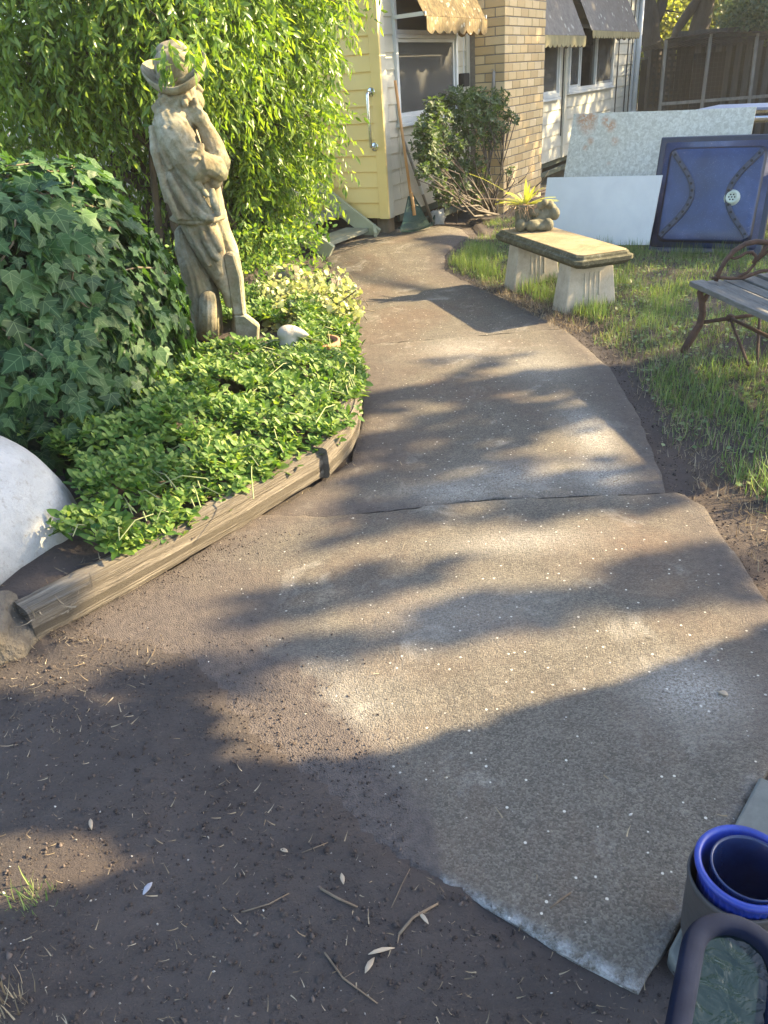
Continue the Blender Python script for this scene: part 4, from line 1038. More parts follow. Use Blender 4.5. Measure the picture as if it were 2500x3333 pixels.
bd.loft([body_ring((560, 1240), (690, 1240), .09, .07), body_ring((620, 1380), (725, 1380), .085, .07), body_ring((690, 1500), (775, 1500), .08, .07), body_ring((720, 1700), (815, 1700), .07, .07), body_ring((745, 1960), (840, 1960), .065, .06), body_ring((740, 2060), (850, 2060), .06, .03)])
# near arm, across the body
bd.tube([S(330, 610, -.10), S(390, 720, -.155), S(470, 850, -.165), S(555, 945, -.16), S(600, 955, -.15)], [.085, .092, .085, .075, .055], 14)
bd.tube([S(560, 940, -.15), S(610, 900, -.17), S(665, 925, -.15), S(690, 975, -.10)], [.07, .065, .058, .045], 14)
bd.tube([S(545, 760, -.17), S(560, 860, -.185), S(600, 945, -.17)], [.034, .036, .03], 10)       # turned-back cuff
bd.ell(S(640, 1010, -.10), (.048, .045, .05), 14, 9)
# far arm raised to the chin
bd.tube([S(650, 1000, -.03), S(665, 900, -.05), S(630, 780, -.06), S(590, 690, -.06), S(560, 630, -.07)], [.055, .066, .056, .046, .038], 14)
bd.tube([S(570, 640, -.07), S(545, 595, -.085), S(520, 560, -.09)], [.040, .044, .036], 12)
for a, b_, c_, r in (((492, 590), (480, 545), (490, 515), .014), ((515, 575), (506, 530), (512, 500), .0145), ((540, 570), (534, 525), (532, 498), .0145), ((560, 585), (556, 545), (545, 515), .014), ((520, 620), (486, 600), (474, 565), .014)):
    bd.tube([S(*a, -.105), S(*b_, -.112), S(*c_, -.095)], [r * 1.15, r, r * .75], 8)
# head, beard and curls below the hat
bd.ell(S(390, 415), (.095, .10, .115), 16, 10)
bd.tube([S(380, 540), S(385, 450)], [.075, .08], 12)
bd.tube([S(500, 380, -.01), S(536, 415, -.01), S(520, 432, -.01)], [.022, .020, .014], 8)
bd.ell(S(498, 480, -.02), (.05, .05, .055), 12, 8); bd.ell(S(512, 448, -.02), (.022, .03, .012), 10, 7); bd.ell(S(470, 430, -.06), (.035, .03, .04), 12, 8)
for k in range(46):
    a = rng.random(); bd.ell(S(290 + 215 * a + rng.normal() * 8, 425 + 60 * rng.random() + 22 * math.sin(a * 3), -.075 + .02 * rng.normal() - .02 * math.sin(a * 3)), (.019, .019, .021), 8, 6)
# collar, folds and creases
bd.tube([S(232, 525, -.05), S(300, 560, -.135), S(390, 580, -.155), S(455, 640, -.15), S(520, 720, -.14)], [.022, .028, .030, .026, .015], 10)
bd.tube([S(255, 490, -.06), S(330, 520, -.12), S(430, 525, -.11)], [.02, .028, .02], 8)
for pts, r in ((((380, 830), (450, 960), (540, 1080), (600, 1200)), .017), (((330, 900), (400, 1040), (480, 1180), (540, 1255)), .017), (((300, 960), (350, 1080), (400, 1200), (430, 1262)), .016), (((420, 860), (520, 990), (620, 1110)), .016),
               (((480, 1130), (540, 1200), (610, 1245), (660, 1255)), .022), (((560, 1100), (600, 1180), (640, 1240)), .018), (((640, 1060), (660, 1150), (690, 1240)), .018), (((590, 1120), (570, 1180), (600, 1240)), .012),
               (((545, 1290), (600, 1400), (655, 1500), (690, 1540)), .020), (((600, 1290), (650, 1390), (700, 1480)), .016), (((460, 1290), (540, 1430), (620, 1580)), .014), (((240, 640), (262, 800), (310, 960), (350, 1150)), .016), (((290, 650), (320, 800), (370, 930)), .015),
               (((420, 690), (480, 760), (545, 830)), .014), (((450, 760), (510, 850), (560, 900)), .014), (((360, 660), (430, 700), (530, 770)), .012)):
    ys = -.196 if pts[0][1] < 1280 else -.164; r *= 1.35
    bd.tube([S(*p, ys + .02 * (i == 0)) for i, p in enumerate(pts)], [r * .6] + [r] * (len(pts) - 2) + [r * .7], 8)
for pts, r in ((((330, 640), (385, 720), (440, 800)), .016), (((380, 640), (440, 730), (500, 830)), .015), (((430, 830), (500, 800), (560, 790)), .014), (((455, 890), (520, 860), (575, 850)), .014), (((350, 740), (400, 830), (470, 910)), .014)):
    bd.tube([S(*p, -.235) for p in pts], [r * .6, r * 1.2, r * .6], 8)
bd.tube([S(352, 1272, -.08), S(420, 1285, -.165), S(540, 1283, -.185), S(640, 1275, -.165), S(698, 1268, -.06)], .014, 8)
o = bd.build('figure', M_STAT, statue, recalc=True)
rm = o.modifiers.new('remesh', 'REMESH'); rm.mode = 'VOXEL'; rm.voxel_size = .005; rm.use_smooth_shade = True
sm = o.modifiers.new('smooth', 'SMOOTH'); sm.factor = .5; sm.iterations = 1
tx = bpy.data.textures.new('statue_wear', 'CLOUDS'); tx.noise_scale = .022; dm = o.modifiers.new('wear', 'DISPLACE'); dm.texture = tx; dm.strength = .006; dm.mid_level = .5
# hat
hc = S(374, 300); hax = np.array([-.06, -.50, .86]); hax /= np.linalg.norm(hax)
hx = np.array([1, 0, .06]); hx -= hax * (hx @ hax); hx /= np.linalg.norm(hx); hy = np.cross(hax, hx)
def hpnt(a, r1, r2, z):
    r1, r2, z = r1 * .80, r2 * .80, z * .92
    return hc + hx * r1 * math.cos(a) + hy * r2 * math.sin(a) + hax * z
nh = 40; hm = MB(); rings = []
prof = [(.118, -.010), (.160, -.024), (.196, -.012), (.212, .020), (.214, .046), (.206, .050), (.196, .030), (.158, -.002), (.135, .004), (.132, .03), (.130, .075), (.124, .115), (.108, .145), (.075, .158), (.035, .155)]
for r, z in prof:
    ring = []
    for k in range(nh):
        a = 2 * math.pi * k / nh; brim = max(0, (r - .15) / .06)
        z2 = z + brim * (.030 * math.cos(2 * a) - .012 * math.sin(a)) + .004 * nz(r * 20, a * 2)
        if z > .10: z2 -= .035 * math.exp(-((math.sin(a)) / .35) ** 2) * (1 if r < .115 else .3)
        ring.append(hpnt(a, r * (1 - .05 * (z > .06)), r * (.98 if z < .05 else .93), z2))
    rings.append(ring)
hm.loft(rings, True); ho = hm.build('hat', M_STAT, statue, smooth=True, recalc=True, sub=1)
hb = MB(); hb.loft([[hpnt(2 * math.pi * k / nh, r, r * .98, z) for k in range(nh)] for r, z in ((.136, .006), (.139, .010), (.138, .036), (.134, .040))], False); hb.build('hat_band', M_STAT, ho, smooth=True)
# stump, small stump, spade
def fluted(name, rings, nfl, amp):
    w = MB(); out = []
    for L, Rr, d, dy in rings:
        a = S(*L, dy); b = S(*Rr, dy); c_ = (a + b) / 2; h = np.linalg.norm(b - a) / 2; n = nfl * 4; ring = []
        ux = (b - a) / np.linalg.norm(b - a)
        for k in range(n):
            th = 2 * math.pi * k / n; rr_ = 1 + amp * math.sin(nfl * th + .8 * nz(L[1] * .004, th)) + .05 * nz(math.cos(th), math.sin(th), L[1] * .01)
            ring.append(c_ + ux * h * rr_ * math.cos(th) + np.array([0, d * rr_ * math.sin(th), 0]))
        out.append(ring)
    w.loft(out, True); return w.build(name, M_STAT, statue, smooth=True, recalc=True)
fluted('stump', [((372, 1345), (430, 1350), .05, .03), ((352, 1375), (470, 1390), .10, .03), ((362, 1500), (540, 1510), .13, .02), ((395, 1650), (620, 1650), .15, .02), ((430, 1780), (650, 1790), .16, .02), ((470, 1930), (670, 1930), .16, .02), ((490, 2080), (680, 2080), .16, .02)], 17, .03)
fluted('small_stump', [((590, 1748), (630, 1748), .03, -.16), ((566, 1768), (655, 1768), .055, -.16), ((556, 1800), (664, 1800), .07, -.16), ((553, 1880), (668, 1880), .072, -.16), ((550, 2000), (670, 2000), .072, -.16)], 12, .03)
sp_ = MB()
def blade(pts, th, dy):
    f_ = [S(x, y, dy - th) for x, y in pts]; b_ = [S(x, y, dy + th) for x, y in pts]; n = len(pts)
    sp_.add(f_ + b_, [tuple(range(n)), tuple(range(2 * n - 1, n - 1, -1))] + [((i + 1) % n, i, i + n, (i + 1) % n + n) for i in range(n)])
blade([(700, 1525), (735, 1500), (778, 1515), (800, 1590), (822, 1660), (836, 1800), (850, 1925), (770, 1925), (748, 1800), (722, 1640)], .040, -.07)
blade([(772, 1920), (850, 1920), (945, 1995), (935, 2170), (870, 2190), (790, 2150)], .035, -.075)
so = sp_.build('spade', M_STAT, statue, recalc=True); so.modifiers.new('bevel', 'BEVEL').width = .010

# ================================================================== BED EDGING, ROCKS, ORNAMENTS
t = NT('weathered_log'); f = t.noise(30, 8, .75, .3); tc = t.tc.outputs['UV']
mp = t.n('ShaderNodeMapping'); mp.inputs['Scale'].default_value = (3.0, 60, 1); t.l(tc, mp.inputs[0]); g = t.noise(1.0, 7, .7, .5, co=mp.outputs[0])
c = t.ramp(g, (.32, (.065, .055, .043)), (.48, (.165, .142, .112)), (.72, (.30, .265, .21)))
c = t.mix(t.ramp(f, (.5, 0), (.8, .4)), c, (.20, .17, .12)); M_LOG = t.fin(c, .95, t.bump(g, 1.0, .022, t.bump(f, .6, .01)), spec=.2)
def log(name, pts, rz, ry, label, group=None, n=56, m_=70):
    pts = [np.asarray(p, float) for p in pts]; ss = np.linspace(0, len(pts) - 1.001, m_); V = []; UVs = []; Lc = 0; prev = None; rings = []
    for s in ss:
        i = int(s); f_ = s - i; p = pts[i] * (1 - f_) + pts[i + 1] * f_
        if prev is not None: Lc += np.linalg.norm(p - prev)
        prev = p; d = pts[i + 1] - pts[i]; d /= np.linalg.norm(d); x = np.cross(d, UZ); x /= np.linalg.norm(x)
        for k in range(n):
            th = 2 * math.pi * k / n; cx = abs(math.cos(th)) ** .42 * np.sign(math.cos(th)); sx_ = abs(math.sin(th)) ** .42 * np.sign(math.sin(th))
            w = 1 + .09 * nz(Lc * 4, th * 2, 0) + .05 * nz(Lc * 2.5, th * 7, 4) + .02 * nz(Lc * 20, th * 9, 7) + .035 * nz(Lc * 1.1, th * 16, 2)
            V.append(p + x * ry * cx * w + UZ * rz * sx_ * w); UVs.append((Lc, k / n))
    V = np.array(V); T = []
    for j in range(m_ - 1):
        for k in range(n):
            a = j * n + k; b = j * n + (k + 1) % n; T += [(a, b, b + n), (a, b + n, a + n)]
    c0 = len(V); V = np.vstack([V, V[:n].mean(0), V[-n:].mean(0)]); UVs += [(0, 0), (Lc, 0)]
    for k in range(n): T += [(c0, (k + 1) % n, k), (c0 + 1, c0 - n + k, c0 - n + (k + 1) % n)]
    me = fast_mesh(name, V, np.array(T)[:, ::-1], M_LOG, True, np.array(UVs)); me.set_sharp_from_angle(angle=R_(55))
    o = bpy.data.objects.new(name, me); COL.objects.link(o); tag(o, label, 'timber edging', group); return o
def inl(x, y, o=.055): return np.array([x, y, .055]) + np.array([-.75, .55, 0]) * o
log('timber_edging', [inl(-1.10, 1.94), inl(-.88, 2.17), inl(-.58, 2.52), inl(-.42, 2.72), inl(-.24, 2.95)], .062, .055, 'long sunlit weathered timber log edging the garden bed along the path', 'timbers edging the garden bed')
log('timber_edging', [np.array([-.262, 2.955, .062]), np.array([-.17, 3.14, .085]), np.array([-.135, 3.30, .09]), np.array([-.12, 3.6, .07])], .072, .052, 'short curved end piece of timber edging under the groundcover beside the path', 'timbers edging the garden bed', m_=30)
log('timber_edging', [np.array([-.115, 3.64, .05]), np.array([-.15, 4.5, .05]), np.array([-.20, 5.4, .05]), np.array([-.26, 6.4, .05])], .06, .05, 'far timber edging half hidden by plants beside the statue', 'timbers edging the garden bed', m_=50)
M_ROCK = simple('brown_field_rock', (.06, .05, .04), (.15, .13, .10), 9, .9, .9, 30, .03)
lump('boulder', (-1.32, 1.93, .045), (.205, .17, .13), M_ROCK, 'rounded brown rock at the end of the timber edging', 'rock', amp=.35, fr=5, seed=3, n=32, mr=20)
t = NT('white_painted_concrete'); f = t.noise(9, 8, .75, .4)
c = t.ramp(f, (.3, (.33, .33, .32)), (.55, (.41, .41, .40)), (.75, (.47, .47, .46))); c = t.mix(t.ramp(t.noise(30, 6, .8), (.52, 0), (.68, .6)), c, (.22, .20, .16))
M_WPAINT = t.fin(c, .6, t.bump(t.noise(13, 8, .75), .6, .03), spec=.3)
wo = MB(); wc = np.array([-1.55, 2.43, .04]); rings = []
for r, z in ((.41, -.02), (.425, .05), (.422, .13), (.40, .22), (.36, .29), (.30, .36), (.22, .42), (.12, .46), (.02, .475)):
    rings.append([wc + np.array([r * math.cos(a) * (1 + .025 * math.sin(5 * a + 1) + .05 * nz(math.cos(a), math.sin(a), z * 3, 2.2) + .02 * nz(math.cos(a) * 3, math.sin(a) * 3, z * 8, 2)), r * math.sin(a) * (1 + .025 * math.sin(5 * a + 1) + .05 * nz(math.cos(a), math.sin(a), z * 3, 2.2) + .02 * nz(math.cos(a) * 3, math.sin(a) * 3, z * 8, 2)), z]) for a in [2 * math.pi * k / 60 for k in range(60)]])
wo.loft(rings, True); o = wo.build('white_ornament', M_WPAINT, None, smooth=True, sub=1); tag(o, 'large white painted concrete ornament with a flared base at the left edge', 'garden ornament')
o = lump('stone_ball', YP(945, 905, 5.75) + np.array([0, .02, 0]), (.105, .105, .095), M_MOSS, 'round mossy green stone among pale leaves behind the statue', 'stone ornament', amp=.12, fr=3)
# beaked stone ornament
bo = MB(); b0 = G(948, 1165, .14)
bo.tube([b0 + UZ * -.08, b0 + UZ * .05, b0 + UZ * .12 + np.array([.005, 0, 0])], [.065, .062, .052], 12)
bo.ell(b0 + UZ * .14, (.062, .055, .045), 16, 10); bo.tube([b0 + UZ * .145 + np.array([.03, -.01, 0]), b0 + UZ * .135 + np.array([.085, -.02, 0]), b0 + UZ * .125 + np.array([.115, -.025, 0])], [.04, .022, .006], 10)
o = bo.build('stone_bird', simple('pale_worn_stone', (.28, .25, .20), (.46, .42, .35), 12, .9, .5), None); rm = o.modifiers.new('r', 'REMESH'); rm.mode = 'VOXEL'; rm.voxel_size = .008; rm.use_smooth_shade = True
sm = o.modifiers.new('s', 'SMOOTH'); sm.factor = .5; sm.iterations = 3
tag(o, 'small worn stone ornament with a pointed beak poking out of the groundcover', 'stone ornament')
M_TERRA = simple('terracotta', (.30, .12, .06), (.42, .19, .10), 9, .85, .3)
tpn = G(1045, 1150, .12)
MB().lathe(tpn + np.array([0, 0, -.085]), [(.07, 0), (.10, .12), (.115, .125), (.115, .16), (.10, .16), (.095, .14), (.0, .13)], 28).build('terracotta_pot', M_TERRA, None, smooth=True)
tag(bpy.data.objects['terracotta_pot'], 'terracotta pot nearly hidden beneath the pale leaved plant', 'pot')

# ================================================================== POTS, PAVER, GLASS TABLE (lower right)
M_PAVER = simple('grey_concrete_paver', (.085, .09, .08), (.145, .15, .135), 14, .9, .4, 150, .003)
pv = [np.array(G(2470, 2537)[:2]), np.array(G(2167, 3118)[:2]), np.array(G(2200, 3165)[:2])]
dv = (pv[0] - pv[1]) / np.linalg.norm(pv[0] - pv[1]); nv_ = np.array([dv[1], -dv[0]])
poly = [pv[1] + dv * .01, pv[1] + nv_ * .035 - dv * .02, pv[1] + nv_ * .34 - dv * .02, pv[0] + nv_ * .34, pv[0] + nv_ * .02, pv[0]]
o = MB().prism([tuple(p) for p in poly], -.05, .012).build('concrete_paver', M_PAVER, None, recalc=True, bevel=.006); tag(o, 'grey concrete paver under the blue pots beside the path', 'paver')
pcx = np.array([.567, .838, .0])
t = NT('cobalt_glaze'); f = t.noise(14, 6, .7, .3); c = t.ramp(f, (.3, (.008, .020, .16)), (.55, (.012, .036, .28)), (.8, (.04, .09, .42)))
M_BLUE = t.fin(c, .34, t.bump(t.noise(60, 5, .7), .3, .003), spec=.6)
M_BLUED = simple('dark_blue_glaze', (.006, .012, .045), (.012, .030, .11), 10, .25, .05, spec=.6)
M_GPOT = simple('grey_brown_pot', (.022, .020, .021), (.050, .046, .047), 10, .6, .3)
po = MB().lathe(pcx + UZ * .0125, [(.0, 0), (.070, 0), (.077, .03), (.0795, .10), (.0808, .172), (.0835, .178), (.0835, .188), (.080, .192), (.0775, .182), (.0755, .10), (.055, .02), (.0, .015)], 48).build('grey_pot', M_GPOT, None, smooth=True)
tag(po, 'plain grey brown outer pot holding the two blue pots', 'pot')
def ribbed(name, c, prof, mat, nr, amp, label, rim=None):
    w = MB(); n = nr * 4; w.loft([[c + np.array([(r + (amp * math.sin(nr * 2 * math.pi * k / n) if rb else 0)) * math.cos(2 * math.pi * k / n), (r + (amp * math.sin(nr * 2 * math.pi * k / n) if rb else 0)) * math.sin(2 * math.pi * k / n), z]) for k in range(n)] for r, z, rb in prof], True)
    o = w.build(name, mat, None, smooth=True); tag(o, label, 'pot'); return o
ribbed('blue_pot', pcx + UZ * .012 + np.array([.006, -.004, 0]), [(.05, 0, 0), (.066, .08, 1), (.072, .185, 1), (.076, .212, 1), (.082, .216, 0), (.0835, .224, 0), (.080, .230, 0), (.072, .226, 0), (.068, .18, 0), (.06, .06, 0), (.02, .03, 0)], M_BLUE, 40, .0015, 'bright cobalt blue glazed pot set inside the grey pot')
ribbed('inner_blue_pot', pcx + UZ * .036 + np.array([.011, -.008, 0]), [(.04, 0, 0), (.052, .06, 1), (.0605, .16, 1), (.0632, .192, 1), (.0632, .197, 0), (.0642, .203, 0), (.0622, .205, 0), (.059, .201, 0), (.055, .10, 0), (.045, .02, 0), (.01, .012, 0)], M_BLUED, 44, .0012, 'dark blue ribbed pot nested in the bright blue pot')
# glass-topped side table, rounded end towards the path
M_BAND = simple('navy_powder_coat', (.004, .006, .015), (.010, .014, .030), 14, .9, .2, 80, .002, spec=.06)
t = NT('textured_tabletop_glass'); t.fin((.004, .010, .011), .05, t.bump(t.noise(26, 3, .5, .8), .6, .010), spec=.4)
M_TGL = t.m
gA = np.array([.375, .640, .46]); gd = np.array([-.50, -.866, -.03]); gd /= np.linalg.norm(gd); gw = np.array([.90, -.42, .0]); gw -= gd * (gw @ gd); gw /= np.linalg.norm(gw); gn = np.cross(gw, gd); gn *= np.sign(gn[2])
gt = thing('glass_table', 'low glass topped side table with a navy metal band around its rounded end', 'table', (gA[0] + .02, gA[1] - .25, 0))
def gp(a, l, o=0.0): return gA + gw * a + gd * l + gn * o
def gout(i, o, n=10):
    W_ = .128; pts = []; r = .0635 - i
    for k in range(n + 1):
        th = math.pi - math.pi / 2 * k / n; pts.append(gp(i + r + r * math.cos(th), i + r - r * math.sin(th), o))
    for k in range(n + 1):
        th = math.pi / 2 - math.pi / 2 * k / n; pts.append(gp(W_ - i - r + r * math.cos(th), i + r - r * math.sin(th), o))
    pts += [gp(W_ - i, .42 - i, o), gp(i, .42 - i, o)]
    return pts
MB().loft([gout(.0, -.022), gout(-.002, -.010), gout(.0, .0), gout(.006, .006), gout(.021, .006), gout(.026, .0), gout(.027, -.008)], False).build('band', M_BAND, gt, smooth=True, recalc=True)
MB().loft([gout(.0265, -.014), gout(.0265, -.006)], True).build('glass_top', M_TGL, gt, recalc=True)
for a, l in ((.02, .05), (.108, .05), (.02, .36), (.108, .36)): MB().tube([gp(a, l, -.02), np.array([*gp(a, l)[:2], -.02])], .009, 8).build('leg', M_BAND, gt, smooth=True)

# ================================================================== PLANTS LEFT OF THE PATH
# ivy mound: leaves laid like shingles over an uneven mound
M_IVY = leaf_mat('ivy_leaf', (.016, .046, .015), (.030, .076, .024), (.070, .135, .040), .25, (1.7, 1.9, .6), .50, spec=.25, obj=False, veins=True)
M_IVYO = leaf_mat('ivy_leaf_single', (.016, .046, .015), (.030, .076, .024), (.070, .135, .040), .25, (1.7, 1.9, .6), .50, spec=.25, obj=True, veins=True)
M_STEM = simple('ivy_stem', (.09, .07, .045), (.16, .13, .08), 14, .85, .3)
ivc = np.array([-1.84, 3.60, .10]); ivr = np.array([.90, .80, 1.17])
def ivs(th, ph):                             # point and normal on the mound; th around, ph up
    d = np.array([math.cos(ph) * math.cos(th), math.cos(ph) * math.sin(th), math.sin(ph)])
    k = 1 + .09 * nz(d[0] * 2, d[1] * 2, d[2] * 2, 1.0) + .05 * nz(d[0], d[1], d[2], 5)
    s = np.sign(d) * np.abs(d) ** .66
    p = ivc + ivr * s * k; n = d / ivr; return p, n / np.linalg.norm(n)
ivy_t = thing('ivy_mound', 'dense mound of dark green ivy with lobed leaves beside the statue', 'ivy', ivc * (1, 1, 0))
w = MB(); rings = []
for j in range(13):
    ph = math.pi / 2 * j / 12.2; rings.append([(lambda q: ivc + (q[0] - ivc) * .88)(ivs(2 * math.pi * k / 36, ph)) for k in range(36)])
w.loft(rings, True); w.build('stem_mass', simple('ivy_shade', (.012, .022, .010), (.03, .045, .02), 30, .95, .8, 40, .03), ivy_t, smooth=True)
w = MB()
for k in range(70):
    th = R_(-130) + rng.random() * R_(190); ph = .1 + 1.1 * rng.random(); pts = []
    for j in range(5):
        p, n = ivs(th + .10 * j * (1 if k % 2 else -1), ph + .07 * j); pts.append(p - n * .02 + rng.normal(size=3) * .012)
    w.tube(pts, .004, 5)
w.build('stems', M_STEM, ivy_t)
cand = []
for k in range(4600):
    th = R_(-150) + rng.random() * R_(230); ph = math.asin(min(1, rng.random() ** .9 * 1.0)); p, n = ivs(th, ph)
    lay = rng.random(); p = p + n * (-.09 + .12 * lay) + rng.normal(size=3) * .012
    if p[2] < .13: continue
    down = np.array([0, 0, -1.0]) - n * (-n[2]); down = down / (np.linalg.norm(down) + .25)
    side = np.cross(n, (0, 0, 1)); d = down + side * rng.normal() * .6 + n * (.05 + .4 * rng.random())
    if n[2] > .75: d = unit(1)[0] * (1, 1, .15) + n * .1
    s = rng.choice([.044, .056, .068, .082, .100], p=[.18, .27, .28, .19, .08])
    nn = n + rng.normal(size=3) * .42
    cand.append((p, d, nn, s, lay))
for k in range(90):                          # the trailing shoots lit at the mound's right foot and upper edge
    a = rng.random(); p = G(470 + 130 * rng.random(), 980 + 520 * a, .16 + .18 * (1 - a) * rng.random())
    cand.append((p, unit(1)[0] * (1, 1, .4) + np.array([.2, -.3, -.1]), np.array([.3, -.3, .9]) + rng.normal(size=3) * .3, .05 + .04 * rng.random(), 1.0))
def app(c):
    v = c[0] - cC; dpt = v @ cF; x, y = PX(c[0]); vis = (c[2] @ -v) > 0 and -60 < x < 2500
    return c[3] / dpt * (1 if vis else .2) * (.6 + .4 * c[4])
cand.sort(key=app, reverse=True)
ivm = []
for v in range(3):
    V, T, U = ivy(v); ivm.append(fast_mesh('leaf', V, T, M_IVYO, True, U))
cd = np.array([c[1] for c in cand]); cn = np.array([c[2] for c in cand]); FR = frames(cd, cn)
for i in range(300):
    p, d, n, s, _ = cand[i]; M = Matrix.Translation(Vector(p)) @ Matrix(FR[i].tolist()).to_4x4() @ Matrix.Diagonal((s * random.uniform(.9, 1.1), s, s, 1))
    inst('leaf', ivm[i % 3], ivy_t, M)
rest = list(range(300, len(cand)))
for v in range(3):
    ids = [i for i in rest if i % 3 == v]
    scatter('small_leaves', ivy(v), np.array([cand[i][0] for i in ids]), FR[ids], np.array([cand[i][3] for i in ids]), M_IVY, ivy_t)

# groundcover with small fleshy leaves
M_GC = leaf_mat('groundcover_leaf', (.045, .105, .020), (.105, .20, .034), (.27, .35, .09), .38, (1.6, 1.6, .5), .5, spec=.3)
P_, D_, N_, S_ = [], [], [], []
def gc_ok(x, y):
    if y < 2.05 or y > 5.7: return False
    if (x - ivc[0]) ** 2 / .75 ** 2 + (y - ivc[1]) ** 2 / .7 ** 2 < 1: return False
    if (x - wc[0]) ** 2 + (y - wc[1]) ** 2 < .47 ** 2: return False
    if abs(x + .78) < .36 and abs(y - 4.5) < .30: return rng.random() < .12 and y < 4.4
    e = edge_l(y); 
    if y < 2.25 and x < -.95: return False
    return -1.9 < x < e + (.02 if y > 2.9 else -.035)
n_ = 0
while n_ < 5200:
    x, y = rng.uniform(-1.9, .05), 2.05 + 3.6 * rng.random() ** 1.25
    if not gc_ok(x, y): continue
    n_ += 1; ins = edge_l(y) - x
    h = .06 + .05 * sstep(ins / .2) + .07 * sstep((ins - .1) / .5) * (1 + nz(x, y, 1, 3)) + .05 * nz(x, y, 9, 6) + (.02 if y > 3 else 0)
    if y > 3.3: h = .035 + (h - .035) * (1 - .55 * sstep((y - 3.3) / .6) * sstep((ins - .25) / .2))
    hol = nz(x, y, 13, 7)
    if hol < -.44: continue
    h += .05 * max(0, hol)
    if ins < .08: h -= .03 * rng.random()
    tip = np.array([x, y, max(.10, bed_z(x, y) + h)]); ax_ = np.array([rng.normal() * .45 + .15, rng.normal() * .45 - .2, .75 + .3 * rng.random()]); ax_ /= np.linalg.norm(ax_)
    s1 = np.cross(ax_, (.3, 1, .2)); s1 /= np.linalg.norm(s1); s2 = np.cross(ax_, s1)
    for j in range(3):
        for sg in (0, 1):
            th = j * 1.57 + sg * math.pi + rng.normal() * .2
            dd = s1 * math.cos(th) + s2 * math.sin(th); P_.append(tip - ax_ * .018 * j); D_.append(dd + ax_ * (.75 - .28 * j)); N_.append(ax_); S_.append((.028 + .009 * j) * (.6 + .75 * rng.random()))
gst = MB()
for k in range(110):
    y = 2.1 + 2.6 * rng.random(); x = edge_l(y) - .02 - .6 * rng.random() ** 1.3
    if not gc_ok(x, y): continue
    a = np.array([x, y, bed_z(x, y) + .10 + .05 * rng.random()]); d = np.array([rng.normal() * .10 + .03, -.05 + rng.normal() * .08, .01]); d[0] = min(d[0], edge_l(y) - .03 - x)
    gst.tube([a, a + d * .5 + UZ * .02, a + d + UZ * -.01], .0022, 4)
gst.build('runner_stems', simple('green_stem', (.14, .20, .06), (.28, .26, .12), 20, .7, 0), None)['kind'] = 'stuff'
gco = scatter('groundcover', oval(.48, .22, .15), np.array(P_), frames(np.array(D_), np.array(N_)), np.array(S_), M_GC)
M_FLOW = simple('pink_flower', (.45, .03, .10), (.60, .06, .16), 20, .6, 0)
fm = MB().lathe((0, 0, 0), [(.001, 0), (.004, .004), (.007, .008), (.003, .009), (.0, .007)], 9).mesh('flower', M_FLOW, True)

# pale leaved plant by the path
M_PALE = leaf_mat('pale_leaf', (.26, .30, .11), (.38, .40, .17), (.48, .47, .25), .35, (1.4, 1.4, .8), .45)
pale = thing('pale_leaf_plant', 'straggly pale yellow green plant with small rounded leaves spilling toward the path', 'plant', G(1000, 1130))
P_, D_, N_, S_ = [], [], [], []; st_ = MB()
for k in range(430):
    px = rng.normal(1000, 80); py = rng.normal(1000, 62)
    if not (850 < px < 1165 and 860 < py < 1150): continue
    yd = 4.75 + (1150 - py) / 300 * .8 + rng.normal() * .12; q = YP(px, py, yd); 
    if q[2] < .12: q[2] = .12
    root = np.array([q[0] + rng.normal() * .08, q[1] + rng.normal() * .06, .10]); st_.tube([root, (root + q) / 2 + rng.normal(size=3) * .03, q], [.004, .003, .002], 5)
    for j in range(9):
        pth = q + (root - q) * .06 * j + rng.normal(size=3) * .012; P_.append(pth); D_.append(unit(1)[0] + np.array([.1, -.3, .3])); N_.append(np.array([.2, -.3, .9]) + rng.normal(size=3) * .5); S_.append(.038 * (.6 + .7 * rng.random()))
q0 = YP(1100, 990, 5.0); q1 = YP(1160, 945, 4.95); st_.tube([q0, (q0 + q1) / 2, q1], .005, 5)
for j in range(14): P_.append(q0 + (q1 - q0) * (j / 13)); D_.append(unit(1)[0]); N_.append(unit(1)[0] + np.array([0, 0, .6])); S_.append(.022)
st_.build('stems', M_STEM, pale)['kind'] = 'stuff'; scatter('foliage', oval(.85, .2, .15), np.array(P_), frames(np.array(D_), np.array(N_)), np.array(S_), M_PALE, pale)

